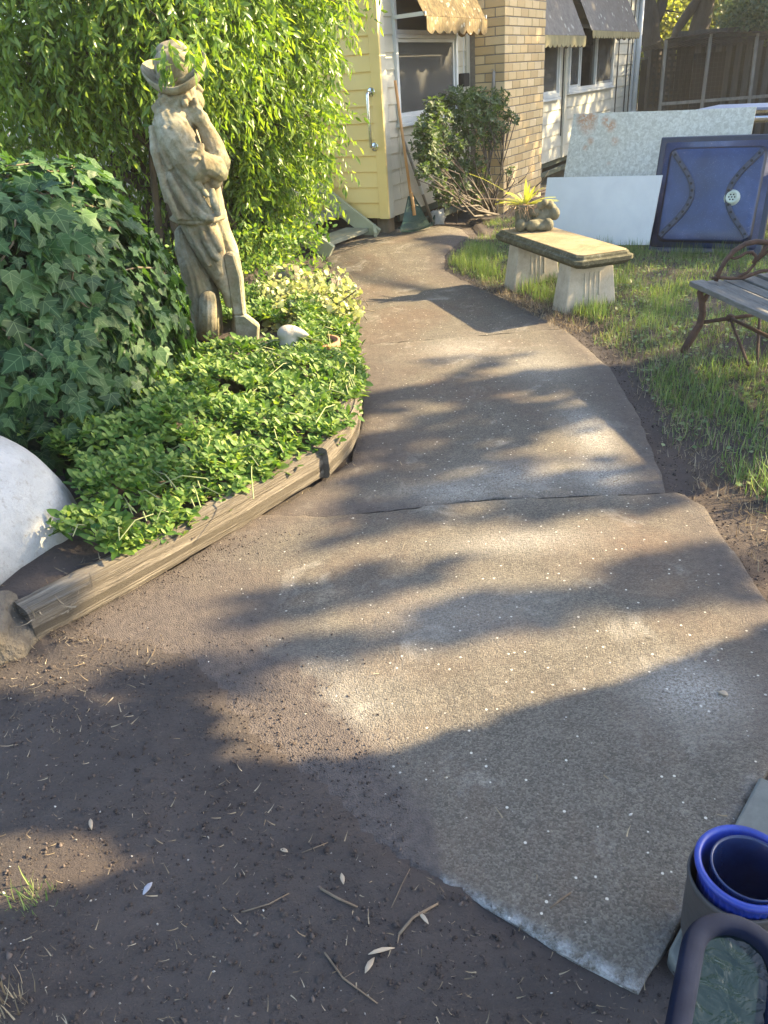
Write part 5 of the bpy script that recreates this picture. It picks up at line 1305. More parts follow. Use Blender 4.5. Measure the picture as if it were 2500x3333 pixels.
# weeping bush with lance leaves
M_BUSH = leaf_mat('bush_leaf', (.065, .13, .022), (.135, .225, .036), (.24, .33, .075), .49, (1.7, 1.65, .5), .36)
M_BBARK = simple('dark_bush_bark', (.05, .038, .028), (.10, .078, .055), 14, .95, .6, 40, .01, stretch=(1, 1, .3))
bush = thing('weeping_bush', 'tall bright green bush with drooping narrow leaves behind the statue', 'bush', (-1.55, 6.7, .1))
BL_ = [  # px, py, depth, radius
 (850, 60, 7.0, .5), (965, 140, 7.1, .30), (900, 300, 7.0, .44), (1000, 415, 7.2, .28), (950, 540, 7.2, .30), (880, 520, 7.1, .42), (820, 640, 7.1, .38), (890, 650, 7.3, .26), (780, 760, 6.9, .30), (840, 800, 6.9, .20), (780, 430, 7.0, .46), (800, 200, 6.9, .46), (985, 300, 7.2, .27),
 (740, 60, 6.2, .46), (620, 110, 5.9, .36), (720, 200, 6.6, .36), (480, 60, 6.0, .5), (300, 60, 5.9, .55), (120, 60, 5.8, .55), (60, 220, 6.1, .5), (240, 230, 6.2, .42), (400, 200, 6.6, .4), (560, 30, 5.6, .38), (-120, 120, 5.8, .6),
 (480, 400, 7.0, .24), (300, 330, 7.3, .3), (10, 400, 6.8, .3), (560, 560, 7.0, .36), (420, 560, 7.0, .36), (640, 700, 7.0, .32),
 (900, -180, 7.0, .7), (500, -220, 6.2, .75), (150, -220, 6.0, .75), (930, -120, 7.2, .5), (700, -350, 6.8, .8), (930, 715, 7.0, .16), (760, 620, 7.2, .3)]
BC = [(YP(x - (32 if x > 760 else 0), y, Y), r) for x, y, Y, r in BL_]
bb = MB(); root = np.array([-1.55, 6.85, .05])
for i, (c, r) in enumerate(BC):
    rt_ = root + rng.normal(size=3) * (.22, .12, 0); m1_ = rt_ * .55 + c * .45 + rng.normal(size=3) * .14; m1_[2] = rt_[2] + (c[2] - rt_[2]) * .55; m2 = rt_ * .2 + c * .8 + rng.normal(size=3) * .08; m2[2] = max(m2[2], rt_[2] + (c[2] - rt_[2]) * .85)
    bb.tube([rt_, (rt_ + m1_) / 2 + rng.normal(size=3) * .05, m1_, m2, c], [.040, .032, .022, .014, .006], 8)
    for k in range(7):
        e = c + unit(1)[0] * r * .9; e[2] -= .05; bb.tube([m2, (m2 + e) / 2 + UZ * .06 + rng.normal(size=3) * .03, e], [.010, .006, .003], 5)
bb.tube([np.array([-3.2, 6.9, .95]), np.array([-2.5, 6.7, 1.02]), np.array([-1.9, 6.8, .95]), np.array([-1.5, 6.9, .6])], [.03, .04, .045, .05], 9)
bb.build('branches', M_BBARK, bush, smooth=True)
P_, D_, N_, S_ = [], [], [], []
for c, r in BC:
    for k in range(int(118 * (r / .4) ** 2)):
        u = unit(1)[0]; a = c + u * r * (.35 + .65 * rng.random() ** .5)
        out = u * (1, 1, .5); dirn = out * .7 + np.array([.1, -.1, -.45]) + rng.normal(size=3) * .45; dirn /= np.linalg.norm(dirn); ln = .22 + .16 * rng.random()
        for j in range(13):
            s = j / 12; p = a + dirn * ln * s + UZ * (-.12 * s * s); ta = dirn + UZ * (-.24 * s * 2); side = np.cross(ta, unit(1)[0]); side /= np.linalg.norm(side)
            d = ta * .55 + side * .85 + UZ * -.42; P_.append(p); D_.append(d); N_.append(np.array([0, 0, .6]) + rng.normal(size=3) * .6 + out * .3); S_.append(.071 * (.55 + .65 * rng.random()))
# sprigs hanging across the hat
for k in range(9):
    a = YP(rng.uniform(500, 690), rng.uniform(110, 180), 4.40 + .10 * rng.normal()); dirn = np.array([rng.normal() * .25, -.1, -.9])
    for j in range(9):
        p = a + dirn * .12 * j / 9; side = unit(1)[0]; P_.append(p); D_.append(dirn * .6 + side * .5); N_.append(unit(1)[0] + np.array([.2, 0, .4])); S_.append(.07 * (.6 + .6 * rng.random()))
for k in range(5):
    a = YP(rng.uniform(505, 560), rng.uniform(185, 235), 4.38); dirn = np.array([rng.normal() * .2, 0, -.9])
    for j in range(6):
        p = a + dirn * .09 * j / 6; P_.append(p); D_.append(dirn * .6 + unit(1)[0] * .5); N_.append(unit(1)[0] + np.array([.2, 0, .4])); S_.append(.055 * (.6 + .6 * rng.random()))
scatter('foliage', lance(.31, .14, .30), np.array(P_), frames(np.array(D_), np.array(N_)), np.array(S_), M_BUSH, bush)
# low weeds between bush and groundcover
P_, D_, N_, S_ = [], [], [], []
for k in range(420):
    px, py = rng.uniform(560, 1060), rng.uniform(740, 1080); Yd = 5.3 + (1050 - py) / 320 * 1.3 + rng.normal() * .15; q = YP(px, py, Yd); q[2] = max(.12, q[2])
    if 560 < px < 880 and Yd < 5.4: continue
    for j in range(6): P_.append(q + rng.normal(size=3) * .03); D_.append(unit(1)[0] + UZ * .3); N_.append(unit(1)[0] + UZ * .8); S_.append(.042 * (.6 + .7 * rng.random()))
tag(scatter('low_weeds', oval(.5, .2, .2), np.array(P_), frames(np.array(D_), np.array(N_)), np.array(S_), M_GC), None, None)
# cream picket fence glimpsed behind the bush
pf = thing('picket_fence', 'cream painted picket fence glimpsed through the bush at the left', 'fence', (-3.4, 8.2, 0))
pb = MB().obox((-4.6, 8.22, 0), (.115, 0, 0), (0, .02, 0), (0, 0, 1.45)).mesh('picket', M_CRM)
for k in range(30): inst('picket', pb, pf, Matrix.Translation((k * .135, 0, random.uniform(-.01, .01))))
for z in (.3, 1.15): MB().obox((-4.65, 8.245, z), (4.15, 0, 0), (0, .04, 0), (0, 0, .07)).build('rail', M_CRM, pf)

# ================================================================== GRASS AND LITTER
M_GRASS = leaf_mat('grass_blade', (.085, .14, .045), (.135, .21, .07), (.26, .29, .13), .35, (1.5, 1.6, .6), .4)
M_STRAW = leaf_mat('dry_straw', (.12, .085, .05), (.23, .18, .11), (.40, .335, .23), .15, (1.2, 1.1, .9), .8)
def blade_base(w=.035, bend=.5):
    V = []
    for k in range(4):
        s = k / 3; V += [(-w / 2 * (1 - s * .85), s * (1 - .15 * bend * s), bend * s * s * .5), (w / 2 * (1 - s * .85), s * (1 - .15 * bend * s), bend * s * s * .5)]
    V = np.array(V); T = []
    for k in range(3): a = 2 * k; T += [(a, a + 1, a + 3), (a, a + 3, a + 2)]
    return V, np.array(T), V[:, :2].copy()
def grass(name, pts, hmin, hmax, mat, tilt=.35, w=.035, kind='stuff', parent=None, bend=.5):
    n = len(pts); az = rng.random(n) * 2 * math.pi; tl = np.abs(rng.normal(size=n)) * tilt
    d = np.stack([np.sin(tl) * np.cos(az), np.sin(tl) * np.sin(az), np.cos(tl)], 1); nn = np.stack([-np.cos(az), -np.sin(az), np.zeros(n)], 1) + .3 * rng.normal(size=(n, 3))
    return scatter(name, blade_base(w, bend), pts, frames(d, nn), hmin + (hmax - hmin) * rng.random(n) ** 1.4, mat, parent, True, kind)
pts = []; dry = []
tries = 0
while len(pts) < 92000 and tries < 600000:
    tries += 1
    y = 1.9 + 7.2 * rng.random(); x = edge_r(y) + .04 + 4.4 * rng.random() ** 1.25
    if x > .62 * y + 1.35 or x > 5.6: continue
    e = x - edge_r(y); lim = .03 + (.15 if y < 3.0 else .05) * (1 - sstep((y - 4.6) / 1.5)) + .07 * nz(x, y, 3, 3)
    bl = (np.array([x, y]) - bA[:2]); l = bl @ bx_[:2]; w_ = bl @ bw[:2]
    strip = 1.0
    if -.15 < l < BLN + .35 and -.4 < w_ < .06: strip = .12 if l > .15 else .8     # bare soil along the stone bench
    dens = sstep((e - lim) / .16) * (.45 + .55 * sstep(nz(x, y, 0, 1.6) * 2 + .9)) * strip
    if rng.random() < dens: pts.append((x, y, soil_z(x, y) - .005))
    elif rng.random() < .18 and e > .05: dry.append((x, y, soil_z(x, y)))
pts = np.array(pts)
cl_ = np.array([nz(p[0], p[1], 6, 2.3) for p in pts])
tall = cl_ > .18
grass('lawn_grass', pts[~tall], .022, .066, M_GRASS, 1.15, .095, bend=.8)
grass('tall_grass', pts[tall], .04, .095, M_GRASS, .9, .075, bend=.7)
dry = np.array(dry)
wk = pts[rng.random(len(pts)) < .09]; scatter('lawn_weeds', oval(.8, .1, .1), wk + UZ * .02, frames(unit(len(wk)) * (1, 1, .3), unit(len(wk)) * .4 + UZ), .014 + .016 * rng.random(len(wk)), M_GRASS)
mxp = pts[rng.random(len(pts)) < .28]
grass('thatch', mxp, .03, .075, M_STRAW, 1.2, .06)
grass('dry_grass', dry[::2], .02, .06, M_STRAW, 1.4, .06)
extra = []
for cx, cy, n_, r in ((1.02, 6.55, 260, .10), (.92, 6.75, 260, .12), (1.25, 5.85, 200, .13), (1.30, 5.65, 200, .10), (1.48, 5.1, 160, .12), (1.95, 5.0, 260, .16), (.82, 6.9, 240, .10), (1.72, 5.9, 260, .2), (1.0, 7.1, 300, .16), (2.3, 6.75, 260, .12), (2.7, 6.6, 260, .14), (3.0, 6.45, 260, .14), (2.1, 7.0, 160, .1)):
    for k in range(n_): a, q = rng.random() * 6.28, r * rng.random() ** .5; extra.append((cx + q * math.cos(a), cy + q * math.sin(a), soil_z(cx, cy)))
grass('grass_tufts', np.array(extra), .05, .135, M_GRASS, .35, .035)
# straw swept against the bench
st2 = []
for k in range(2600):
    l = rng.uniform(-.05, 1.55); w_ = rng.normal(-.12, .10); q = bp(l, w_, 0); st2.append((q[0], q[1], soil_z(q[0], q[1]) + .005 + .02 * rng.random()))
for k in range(2600):
    y = 2.0 + 3.6 * rng.random(); x = edge_r(y) + .10 + abs(rng.normal()) * .22; st2.append((x, y, soil_z(x, y) + .004 + .012 * rng.random()))
grass('swept_straw', np.array(st2), .02, .06, M_STRAW, 1.5, .07, bend=.9)
tuft = thing('grass_tuft', 'bright yellow green grass tuft at the right edge of the path', 'grass tuft', (1.50, 2.50, 0))
tp_ = np.array([(1.50 + rng.normal() * .035, 2.50 + rng.normal() * .035, -.01) for k in range(170)]); grass('blades', tp_, .08, .20, M_GRASS, .6, .035, 'stuff', tuft)
for nm, (px, py), lab, nbl in (('weed_tuft', (115, 2945), 'small green grass weed growing in the bare soil in the lower left corner', 75), ('weed_tuft', (30, 3290), 'tangled patch of grass at the very bottom left of the soil', 120)):
    g = G(px, py); tw = thing(nm, lab, 'weed', g); q = np.array([(g[0] + rng.normal() * .022, g[1] + rng.normal() * .022, -.012) for k in range(nbl)]); grass('blades', q, .03, .09, M_GRASS if nbl < 100 else M_STRAW, .9, .06, 'stuff', tw)

# soil crumbs, pebbles, twigs and chaff
ico = bmesh.new(); bmesh.ops.create_icosphere(ico, subdivisions=1, radius=.5); IV = np.array([v.co[:] for v in ico.verts]); IT = np.array([[v.index for v in f.verts] for f in ico.faces]); ico.free()
IV = IV * (1 + .25 * rng.normal(size=(len(IV), 1)))
def soil_pts(n, fn, zoff=0.0):
    out = []
    while len(out) < n:
        q = fn()
        if q is not None: out.append((q[0], q[1], soil_z(q[0], q[1]) + zoff))
    return np.array(out)
def in_poly(x, y, poly):
    c = False; n = len(poly)
    for i in range(n):
        (x1, y1), (x2, y2_) = poly[i], poly[i - 1]
        if (y1 > y) != (y2_ > y) and x < (x2 - x1) * (y - y1) / (y2_ - y1) + x1: c = not c
    return c
def on_slab(x, y): return in_poly(x, y, near_poly) or (y > 2.5 and edge_l(y) < x < edge_r(y))
def near_soil():
    y = .35 + 1.9 * rng.random() ** 1.3; x = rng.uniform(-1.6, .7)
    return None if on_slab(x, y) else (x, y)
def right_soil():
    y = rng.uniform(1.8, 7.2); return edge_r(y) + abs(rng.normal()) * .16, y
def left_rim():
    y = rng.uniform(1.9, 3.4); return edge_l(y) + .0 + abs(rng.normal()) * .05, y
def bed_pt():
    return rng.uniform(-1.6, -.95), rng.uniform(1.9, 2.3)
M_CRUMB = leaf_mat('soil_crumb', (.034, .027, .024), (.066, .052, .045), (.125, .10, .086), 0.0, rough=.95, spec=.15)
def spill_pt():
    x, y = rng.uniform(-1.0, .02), rng.uniform(.95, 2.5); kk = (x - .39) * .596 + (y - .77) * .803
    e_ = min(kk - .10 * (x < .0), (x - edge_l(max(y, 1.99))) if y > 1.95 else 9)
    return (x, y) if on_slab(x, y) and rng.random() < math.exp(-max(0, e_ - .05 + .08 * nz(x, y, 4, 5)) / .10) else None
SPL = []
while len(SPL) < 3000:
    q_ = spill_pt()
    if q_: SPL.append((q_[0], q_[1], max(soil_z(*q_), zg(*q_)) + .001))
P = np.vstack([np.array(SPL), soil_pts(24000, near_soil, .0005), soil_pts(6000, right_soil, .001), soil_pts(1500, left_rim, .006)])
S_ = .0022 + .008 * rng.random(len(P)) ** 5; S_[rng.random(len(P)) < .03] *= 1.7; S_[:3000] = .0025 + .0055 * rng.random(3000) ** 4
scatter('soil_crumbs', (IV, IT, None), P, frames(unit(len(P)), unit(len(P))), S_[:, None] * (.7 + .6 * rng.random((len(P), 3))), M_CRUMB)
PC = soil_pts(520, near_soil, -.001); scatter('soil_clods', (IV, IT, None), PC, frames(unit(len(PC)), unit(len(PC))), (.007 + .013 * rng.random(len(PC)) ** 2)[:, None] * (.7 + .6 * rng.random((len(PC), 3))), M_SOIL, smooth=False)
M_PEB = leaf_mat('pale_pebble', (.20, .18, .15), (.33, .30, .26), (.52, .49, .44), 0.0, rough=.8)
def slab_pt():
    y = .8 + 5.2 * rng.random() ** 1.5; x = rng.uniform(-.9, 1.25)
    return (x, y) if on_slab(x, y) and y > .95 else None
P1 = []
while len(P1) < 320:
    q = slab_pt()
    if q: P1.append((q[0], q[1], zg(*q) + .001))
P2 = soil_pts(420, near_soil, .002); P = np.vstack([np.array(P1), P2]); S_ = .0025 + .0045 * rng.random(len(P)) ** 2
scatter('pale_pebbles', (IV, IT, None), P, frames(unit(len(P)), unit(len(P))), S_[:, None] * np.array([1, 1, .55]) * (.7 + .6 * rng.random((len(P), 3))), M_PEB)
def litter(name, P, smin, smax, w, mat, flat=.25):
    n = len(P); az = rng.random(n) * 6.283; d = np.stack([np.cos(az), np.sin(az), flat * rng.normal(size=n)], 1); nn = np.stack([.5 * rng.normal(size=n), .5 * rng.normal(size=n), np.ones(n)], 1)
    s = smin + (smax - smin) * rng.random(n) ** 3.2; return scatter(name, blade_base(w, .8), P, frames(d, nn), s, mat)
P = np.vstack([soil_pts(3600, near_soil, .004), soil_pts(900, right_soil, .006), soil_pts(520, left_rim, .012)])
litter('chaff', P, .003, .026, .12, M_STRAW)
bpz = np.array([(q[0], q[1], max(soil_z(*q), .06 + .01) + .03) for q in (bed_pt() for _ in range(350))]); litter('bed_chaff', bpz, .015, .06, .12, M_STRAW)
lp = np.array([(-1.25 + .55 * rng.random(), 1.45 + .5 * rng.random(), 0) for _ in range(420)]); lp[:, 2] = [soil_z(a, b) + .006 for a, b, _ in lp]; litter('corner_chaff', lp, .008, .04, .10, M_STRAW)
ps = np.array([q for q in (slab_pt() for _ in range(2000)) if q][:170]); litter('path_chaff', np.array([(a, b, zg(a, b) + .003) for a, b in ps]), .006, .03, .14, M_STRAW, .1)
# single dead leaves and sticks one can point at
M_DEAD = simple('dead_leaf', (.30, .22, .14), (.46, .37, .26), 14, .7, .2); M_GREYL = simple('grey_dead_leaf', (.24, .23, .25), (.36, .35, .37), 14, .45, .2); M_STICK = simple('brown_stick', (.10, .07, .045), (.20, .145, .095), 25, .9, .4)
for px, py, L_, w, az, mt, lab in (
    (500, 2885, .030, .42, 150, M_GREYL, 'grey leaf with a pale midrib lying on bare soil below the sunlit wedge'),
    (1200, 3120, .052, .16, -75, M_DEAD, 'long tan gum leaf on the soil at the bottom centre'),
    (1190, 3180, .036, .30, -30, M_DEAD, 'curled pale brown leaf just below the long tan gum leaf'),
    (1395, 3010, .036, .22, 30, M_DEAD, 'curved straw coloured leaf on the soil left of the chipped slab corner'),
    (1120, 2890, .030, .3, 10, M_DEAD, 'dry brown leaf among twigs on the soil left of the slab edge'),
    (940, 2785, .022, .4, 60, M_DEAD, 'small pinkish dead leaf in the shaded middle of the soil'),
    (2370, 2265, .028, .6, 40, M_DEAD, 'tan dead leaf alone on the shaded right side of the concrete'),
    (300, 2680, .03, .3, 200, M_DEAD, 'dull leaf fragment on the soil at left above the sunlit wedge')):
    g = G(px, py, .004); z = (soil_z(g[0], g[1]) if not on_slab(g[0], g[1]) else zg(g[0], g[1])) + .006
    big_leaf('dead_leaf', (g[0], g[1], z), L_, w, R_(az), R_(5), mt, lab, .25, 'leaf')
def stick(pts, r, lab, kids=()):
    q = []
    for x, y in pts: g = G(x, y, .0); z = (soil_z(g[0], g[1]) if not on_slab(g[0], g[1]) else zg(g[0], g[1])) + r + .001; q.append(np.array([g[0], g[1], z]))
    m_ = MB().tube(q, [r] * (len(q) - 1) + [r * .7], 7)
    for a, b in kids: m_.tube([q[a] , q[a] + np.array([b[0], b[1], .004])], [r * .6, r * .3], 5)
    tag(m_.build('stick', M_STICK, None, smooth=True), lab, 'stick')
stick([(1300, 3050), (1345, 2990), (1425, 2945)], .0032, 'short brown stick by the left rim of the slab with a side twig', ((0, (-.004, -.02)),))
stick([(1790, 2958), (1825, 2930), (1858, 2908)], .0022, 'small dark stick lying on the shaded slab near its front corner')
stick([(1060, 3120), (1120, 3200), (1230, 3280)], .0018, 'long thin twig on the soil at the bottom centre', ((1, (.02, .008)),))
stick([(1045, 2905), (1100, 2935), (1165, 2965)], .0028, 'broken brown stick on the soil left of the slab edge')
stick([(790, 2985), (880, 2960), (945, 2925)], .0016, 'thin pale root fibre on the soil left of centre')
stick([(985, 2790), (1030, 2775), (1070, 2755)], .0012, 'thin straw stalk on the shaded soil left of the slab')
stick([(1275, 2960), (1310, 2880), (1335, 2830)], .0010, 'upright green grass stalk at the left end of the pale slab rim')

# ================================================================== FAR RIGHT: FENCE, LATTICE, AVIARY, TREES
M_FENCE = simple('dark_paling', (.022, .022, .020), (.055, .052, .046), 14, .9, .4, stretch=(1, 1, .2))
M_FENCE2 = simple('grey_paling', (.05, .055, .055), (.10, .105, .10), 14, .9, .4, stretch=(1, 1, .2))
M_FRAME = simple('weathered_frame_timber', (.13, .125, .11), (.26, .25, .22), 16, .85, .4, stretch=(1, 1, .3))
fence = thing('paling_fence', 'dark timber paling fence between the house corner and the aviary', 'fence', (5.5, 17.4, 0))
fx0 = 5.2
pm = MB().box((0, 0, 0), (.125, .02, 1.46)).mesh('paling', M_FENCE)
for k in range(5): inst('paling', pm, fence, Matrix.Translation((fx0 + .135 * k, 17.4 + .012 * (k % 2), random.uniform(-.02, .02))))
for z in (.35, 1.2): MB().box((fx0 - .05, 17.425, z), (fx0 + .66, 17.47, z + .08)).build('rail', M_FENCE, fence)
MB().box((fx0 - .05, 17.37, 1.475), (fx0 + .66, 17.46, 1.505)).build('capping', M_FRAME, fence)
lat = thing('lattice_panel', 'dark timber lattice panel with light showing through its square holes', 'lattice', (6.2, 17.2, 0))
for k in range(8): MB().box((5.86 + .10 * k, 17.2, .05), (5.86 + .10 * k + .045, 17.212, 1.62)).build('slat', M_FENCE, lat)
for k in range(16): MB().box((5.86, 17.213, .08 + .10 * k), (6.62, 17.225, .08 + .10 * k + .045)).build('slat', M_FENCE, lat)
av = thing('aviary', 'long dark wire aviary with weathered posts and a sheet iron roof', 'aviary', (8.6, 15.9, 0))
avY = 15.6
posts = []
for (xt, yt, xb, yb) in ((2168, 130, 2148, 345), (2314, 110, 2284, 350), (2466, 108, 2436, 345), (2600, 100, 2572, 345)):
    a = YP(xt, yt, avY); b = YP(xb, yb, avY); d = (a - b) / (a - b)[2]; g0 = b - d * (b[2] + .05); posts.append((g0, a))
    MB().beam(g0, a, .05, .05, (0, 1, 0)).build('post', M_FRAME, av, bevel=.004)
def avx(z, i): g0, a = posts[i]; return g0 + (a - g0) * ((z - g0[2]) / (a - g0)[2])
for z in (.74,):
    for i in range(3): MB().beam(avx(z, i) + np.array([.027, 0, 0]), avx(z, i + 1) - np.array([.027, 0, 0]), .05, .045, (0, 1, 0)).build('rail', M_FRAME, av, bevel=.004)
tz = [a[2] for g0, a in posts]
M_RUSTR = simple('dark_iron_roof', (.035, .03, .028), (.08, .07, .065), 8, .7, .3)
for i in range(3):
    a = posts[i][1] + UZ * .012; b = posts[i + 1][1] + UZ * .012
    MB().beam(a - UZ * .035 + np.array([.027, 0, 0]), b - UZ * .035 - np.array([.027, 0, 0]), .05, .045, (0, 1, 0)).build('top_plate', M_FENCE, av)
    w = MB(); n = 14
    for k in range(n):
        p = a + (b - a) * k / n; q = a + (b - a) * (k + 1) / n; z = UZ * (.012 if k % 2 else 0)
        w.obox(p + z + np.array([0, -.12, 0]), q - p, (0, 2.2, -.16), (0, 0, .004))
    w.build('roof_sheet', M_RUSTR, av)
bp0 = YP(2190, 345, avY + 1.3)
gm = MB().box((0, 0, 0), (.12, .02, 1.75)).mesh('back_slat', M_FENCE2)
for k in range(30):
    if 9 < k < 19: continue
    inst('back_slat', gm, av, Matrix.Translation((bp0[0] + .40 + .20 * k, avY + 1.5, -.05 + random.uniform(-.02, .02))))
MB().box((bp0[0] + .2, avY + 1.9, -.05), (bp0[0] + 7, avY + 1.93, 1.9)).build('back_wall', M_FENCE, av)
MB().box((avx(1, 1)[0] + .15, avY + 1.0, 0), (avx(1, 2)[0] - .1, avY + 1.05, 1.5)).build('shade_cloth', M_DARK, av)
M_WIRE = simple('dull_wire', (.06, .06, .06), (.10, .10, .10), 10, .6, 0)
w = MB()
for k in range(64): x = posts[0][0][0] + k * .075; w.box((x, avY + .03, .02), (x + .0014, avY + .0314, 1.72))
for k in range(22): w.box((posts[0][0][0], avY + .03, .06 + .075 * k), (posts[-1][0][0], avY + .0314, .0614 + .075 * k))
wo_ = w.build('wire_mesh', M_WIRE, av); wo_['kind'] = 'stuff'

M_TBARK = simple('dark_tree_bark', (.035, .028, .022), (.085, .068, .052), 7, .95, .9, 18, .03, stretch=(1, 1, .35))
M_TLEAF = leaf_mat('tree_leaf', (.11, .15, .04), (.19, .23, .06), (.32, .33, .10), .5, (1.7, 1.6, .6), .4)
M_TLEAF2 = leaf_mat('blue_green_tree_leaf', (.05, .08, .045), (.08, .12, .065), (.15, .18, .09), .4, (1.5, 1.6, .7), .45)
def crown(name, blobs, per, size, mat, parent, base=None, zmin=.5):
    P_, D_, N_, S_ = [], [], [], []
    for c, r in blobs:
        c = np.asarray(c); n = int(per * r * r)
        for k in range(n):
            u = unit(1)[0]; p = c + u * r * (.25 + .75 * rng.random() ** .5)
            for j in range(4): P_.append(p + rng.normal(size=3) * size * .9); D_.append(unit(1)[0] + np.array([0, 0, -.4])); N_.append(unit(1)[0] + UZ * .5); S_.append(size * (.6 + .7 * rng.random()))
    P_ = np.array(P_); k = P_[:, 2] > zmin
    return scatter(name, base or quadleaf(), P_[k], frames(np.array(D_)[k], np.array(N_)[k]), np.array(S_)[k], mat, parent)
tree = thing('garden_tree', 'large dark forked tree rising behind the fence beside the house corner', 'tree', YP(2120, 330, 18.6) * (1, 1, 0))
q = lambda x, y, Y=18.6: YP(x, y, Y)
w = MB(); b0 = q(2128, 330); b0[2] = -.1
w.tube([b0, q(2130, 200), q(2118, 120), q(2112, 55), q(2105, 0), q(2095, -120), q(2070, -300)], [.24, .19, .19, .20, .17, .14, .1], 12)
w.tube([q(2120, 95), q(2150, 30), q(2165, -30), q(2200, -160), q(2240, -320)], [.12, .11, .10, .09, .06], 10)
w.build('trunk', M_TBARK, tree, smooth=True)
w = MB()
for k in range(26):
    a = q(rng.uniform(2085, 2150), rng.uniform(-150, 160)); b_ = a + np.array([rng.normal() * .5, rng.normal() * .4, rng.normal() * .3]); w.tube([a, (a + b_) / 2 + rng.normal(size=3) * .1, b_], [.03, .018, .006], 6)
w.build('branches', M_TBARK, tree, smooth=True)
crown('crown', [(q(2100, -330), 1.2), (q(2180, -260, 18.9), 1.0), (q(2030, -260, 19.2), 1.0), (q(2100, -480), 1.4), (q(2160, -150, 19.2), .6)], 420, .12, M_TLEAF, tree)
tree2 = thing('leaning_tree', 'dark tree with two leaning trunks behind the aviary roof', 'tree', YP(2270, 330, 19.5) * (1, 1, 0))
q2 = lambda x, y, Y=19.5: YP(x, y, Y)
w = MB(); b0 = q2(2255, 300); b0[2] = -.1
w.tube([b0, q2(2265, 130), q2(2285, 60), q2(2300, -10), q2(2330, -120), q2(2360, -300)], [.26, .23, .20, .18, .15, .1], 12)
w.tube([q2(2190, 150), q2(2205, 95), q2(2235, 50), q2(2270, 5), q2(2330, -60), q2(2420, -170)], [.09, .09, .10, .11, .10, .07], 10)
w.tube([b0 + np.array([-.5, 0, 0]), q2(2185, 170), q2(2195, 120)], [.11, .10, .09], 10)
w.build('trunk', M_TBARK, tree2, smooth=True)
crown('crown', [(q2(2330, -330), 1.3), (q2(2430, -240), 1.2), (q2(2380, -430), 1.5), (q2(2300, -180, 20), .6)], 420, .12, M_TLEAF, tree2)
for nm, lab, bl, mt, base_ in (
    ('sunlit_tree', 'bright yellow green sunlit tree filling the gap behind the dark trunks', [((x, y), Y, r) for x, y, Y, r in ((2090, 60, 23, .8), (2150, 120, 23, .8), (2210, 60, 23.5, .8), (2180, 0, 24, .8), (2090, 160, 22.6, .6), (2260, 120, 23.5, .7), (2330, 60, 24, .9), (2340, 0, 24, .9), (2380, 110, 24, .7), (2240, -30, 24, .8), (2080, -10, 23.5, .7), (2150, 210, 23, .7), (2300, 160, 24, .7), (2075, 230, 22.5, .6), (2180, 250, 23, .7), (2120, 60, 23, .8), (2240, 180, 23.5, .7), (2420, 60, 24, .8), (2400, 0, 24, .8), (2120, 300, 22.5, .6), (2190, 320, 22.5, .6))], M_TLEAF, (2200, 23.6)),
    ('overhanging_tree', 'darker blue green tree hanging over the aviary roof at the top right corner', [((x, y), Y, r) for x, y, Y, r in ((2440, 30, 17.5, .45), (2490, 70, 17.2, .4), (2400, 80, 17.8, .32), (2470, -10, 17.8, .5), (2540, 20, 17.4, .55), (2380, 40, 18.2, .3), (2560, 90, 17.2, .4), (2440, 95, 17.6, .22))], M_TLEAF2, (2560, 18.5)),
    ('backdrop_tree', 'shady tree mass beyond the fence filling the sky behind the yard', [((x, y), Y, r) for x, y, Y, r in ((2080, 120, 29, 2.0), (2200, 160, 29, 2.2), (2350, 120, 29, 2.2), (2480, 90, 29, 2.2), (2150, -60, 30, 2.2), (2330, -80, 30, 2.2), (2500, -80, 30, 2.2))], M_TLEAF2, (2280, 29))):
    b0 = YP(base_[0], 300, base_[1]); tr_ = thing(nm, lab, 'tree', (b0[0], b0[1], 0)); blobs = [(YP(p[0], p[1], Y), r) for p, Y, r in bl]
    w = MB(); w.tube([(b0[0], b0[1], -.1), (b0[0] + .1, b0[1], 1.2), (b0[0] - .1, b0[1], 2.6)], [.16, .13, .08], 8)
    for c, r in blobs: w.tube([(b0[0], b0[1], .9), (np.array([b0[0], b0[1], 1.2]) + c) / 2 + rng.normal(size=3) * .1, c], [.07, .045, .02], 6)
    w.build('trunk', M_TBARK, tr_, smooth=True)
    crown('crown', blobs, {'sunlit_tree': 800, 'overhanging_tree': 1500, 'backdrop_tree': 260}[nm], {'sunlit_tree': .075, 'overhanging_tree': .055, 'backdrop_tree': .16}[nm], mt, tr_)

# ================================================================== TREES TO THE RIGHT THAT SHADE THE YARD
M_SHADE = leaf_mat('gum_leaf', (.04, .07, .03), (.06, .10, .04), (.10, .13, .06), .12, (1.3, 1.4, .7), .45)
def poly_pts(poly, n, zf=None):
    out = []; xs = [p[0] for p in poly]; ys = [p[1] for p in poly]
    gpoly = [tuple(G(x, y)[:2]) for x, y in poly]; gx = [p[0] for p in gpoly]; gy = [p[1] for p in gpoly]
    while len(out) < n:
        x, y = rng.uniform(min(gx), max(gx)), rng.uniform(min(gy), max(gy))
        if in_poly(x, y, gpoly): out.append((x, y, 0.0))
    return np.array(out)
shade_P, hedge_P = [], []
def shade(pts, t0, t1, dens=None, fr=1.2, store=None, thr=-1.0, hole=None):
    """put leaves between these ground or wall points and the sun, t metres away"""
    A = np.array([math.cos(SUN_AZ), -math.sin(SUN_AZ), 0]); B = np.cross(SUN, A)
    for p in pts:
        if hole is not None and np.linalg.norm(np.asarray(p) - hole[0]) < hole[1]: continue
        if dens is not None and noise.noise((float(p @ A) * fr, float(p @ B) * fr * 1.6, dens)) < thr: continue
        (shade_P if store is None else store).append(p + SUN * rng.uniform(t0, t1))
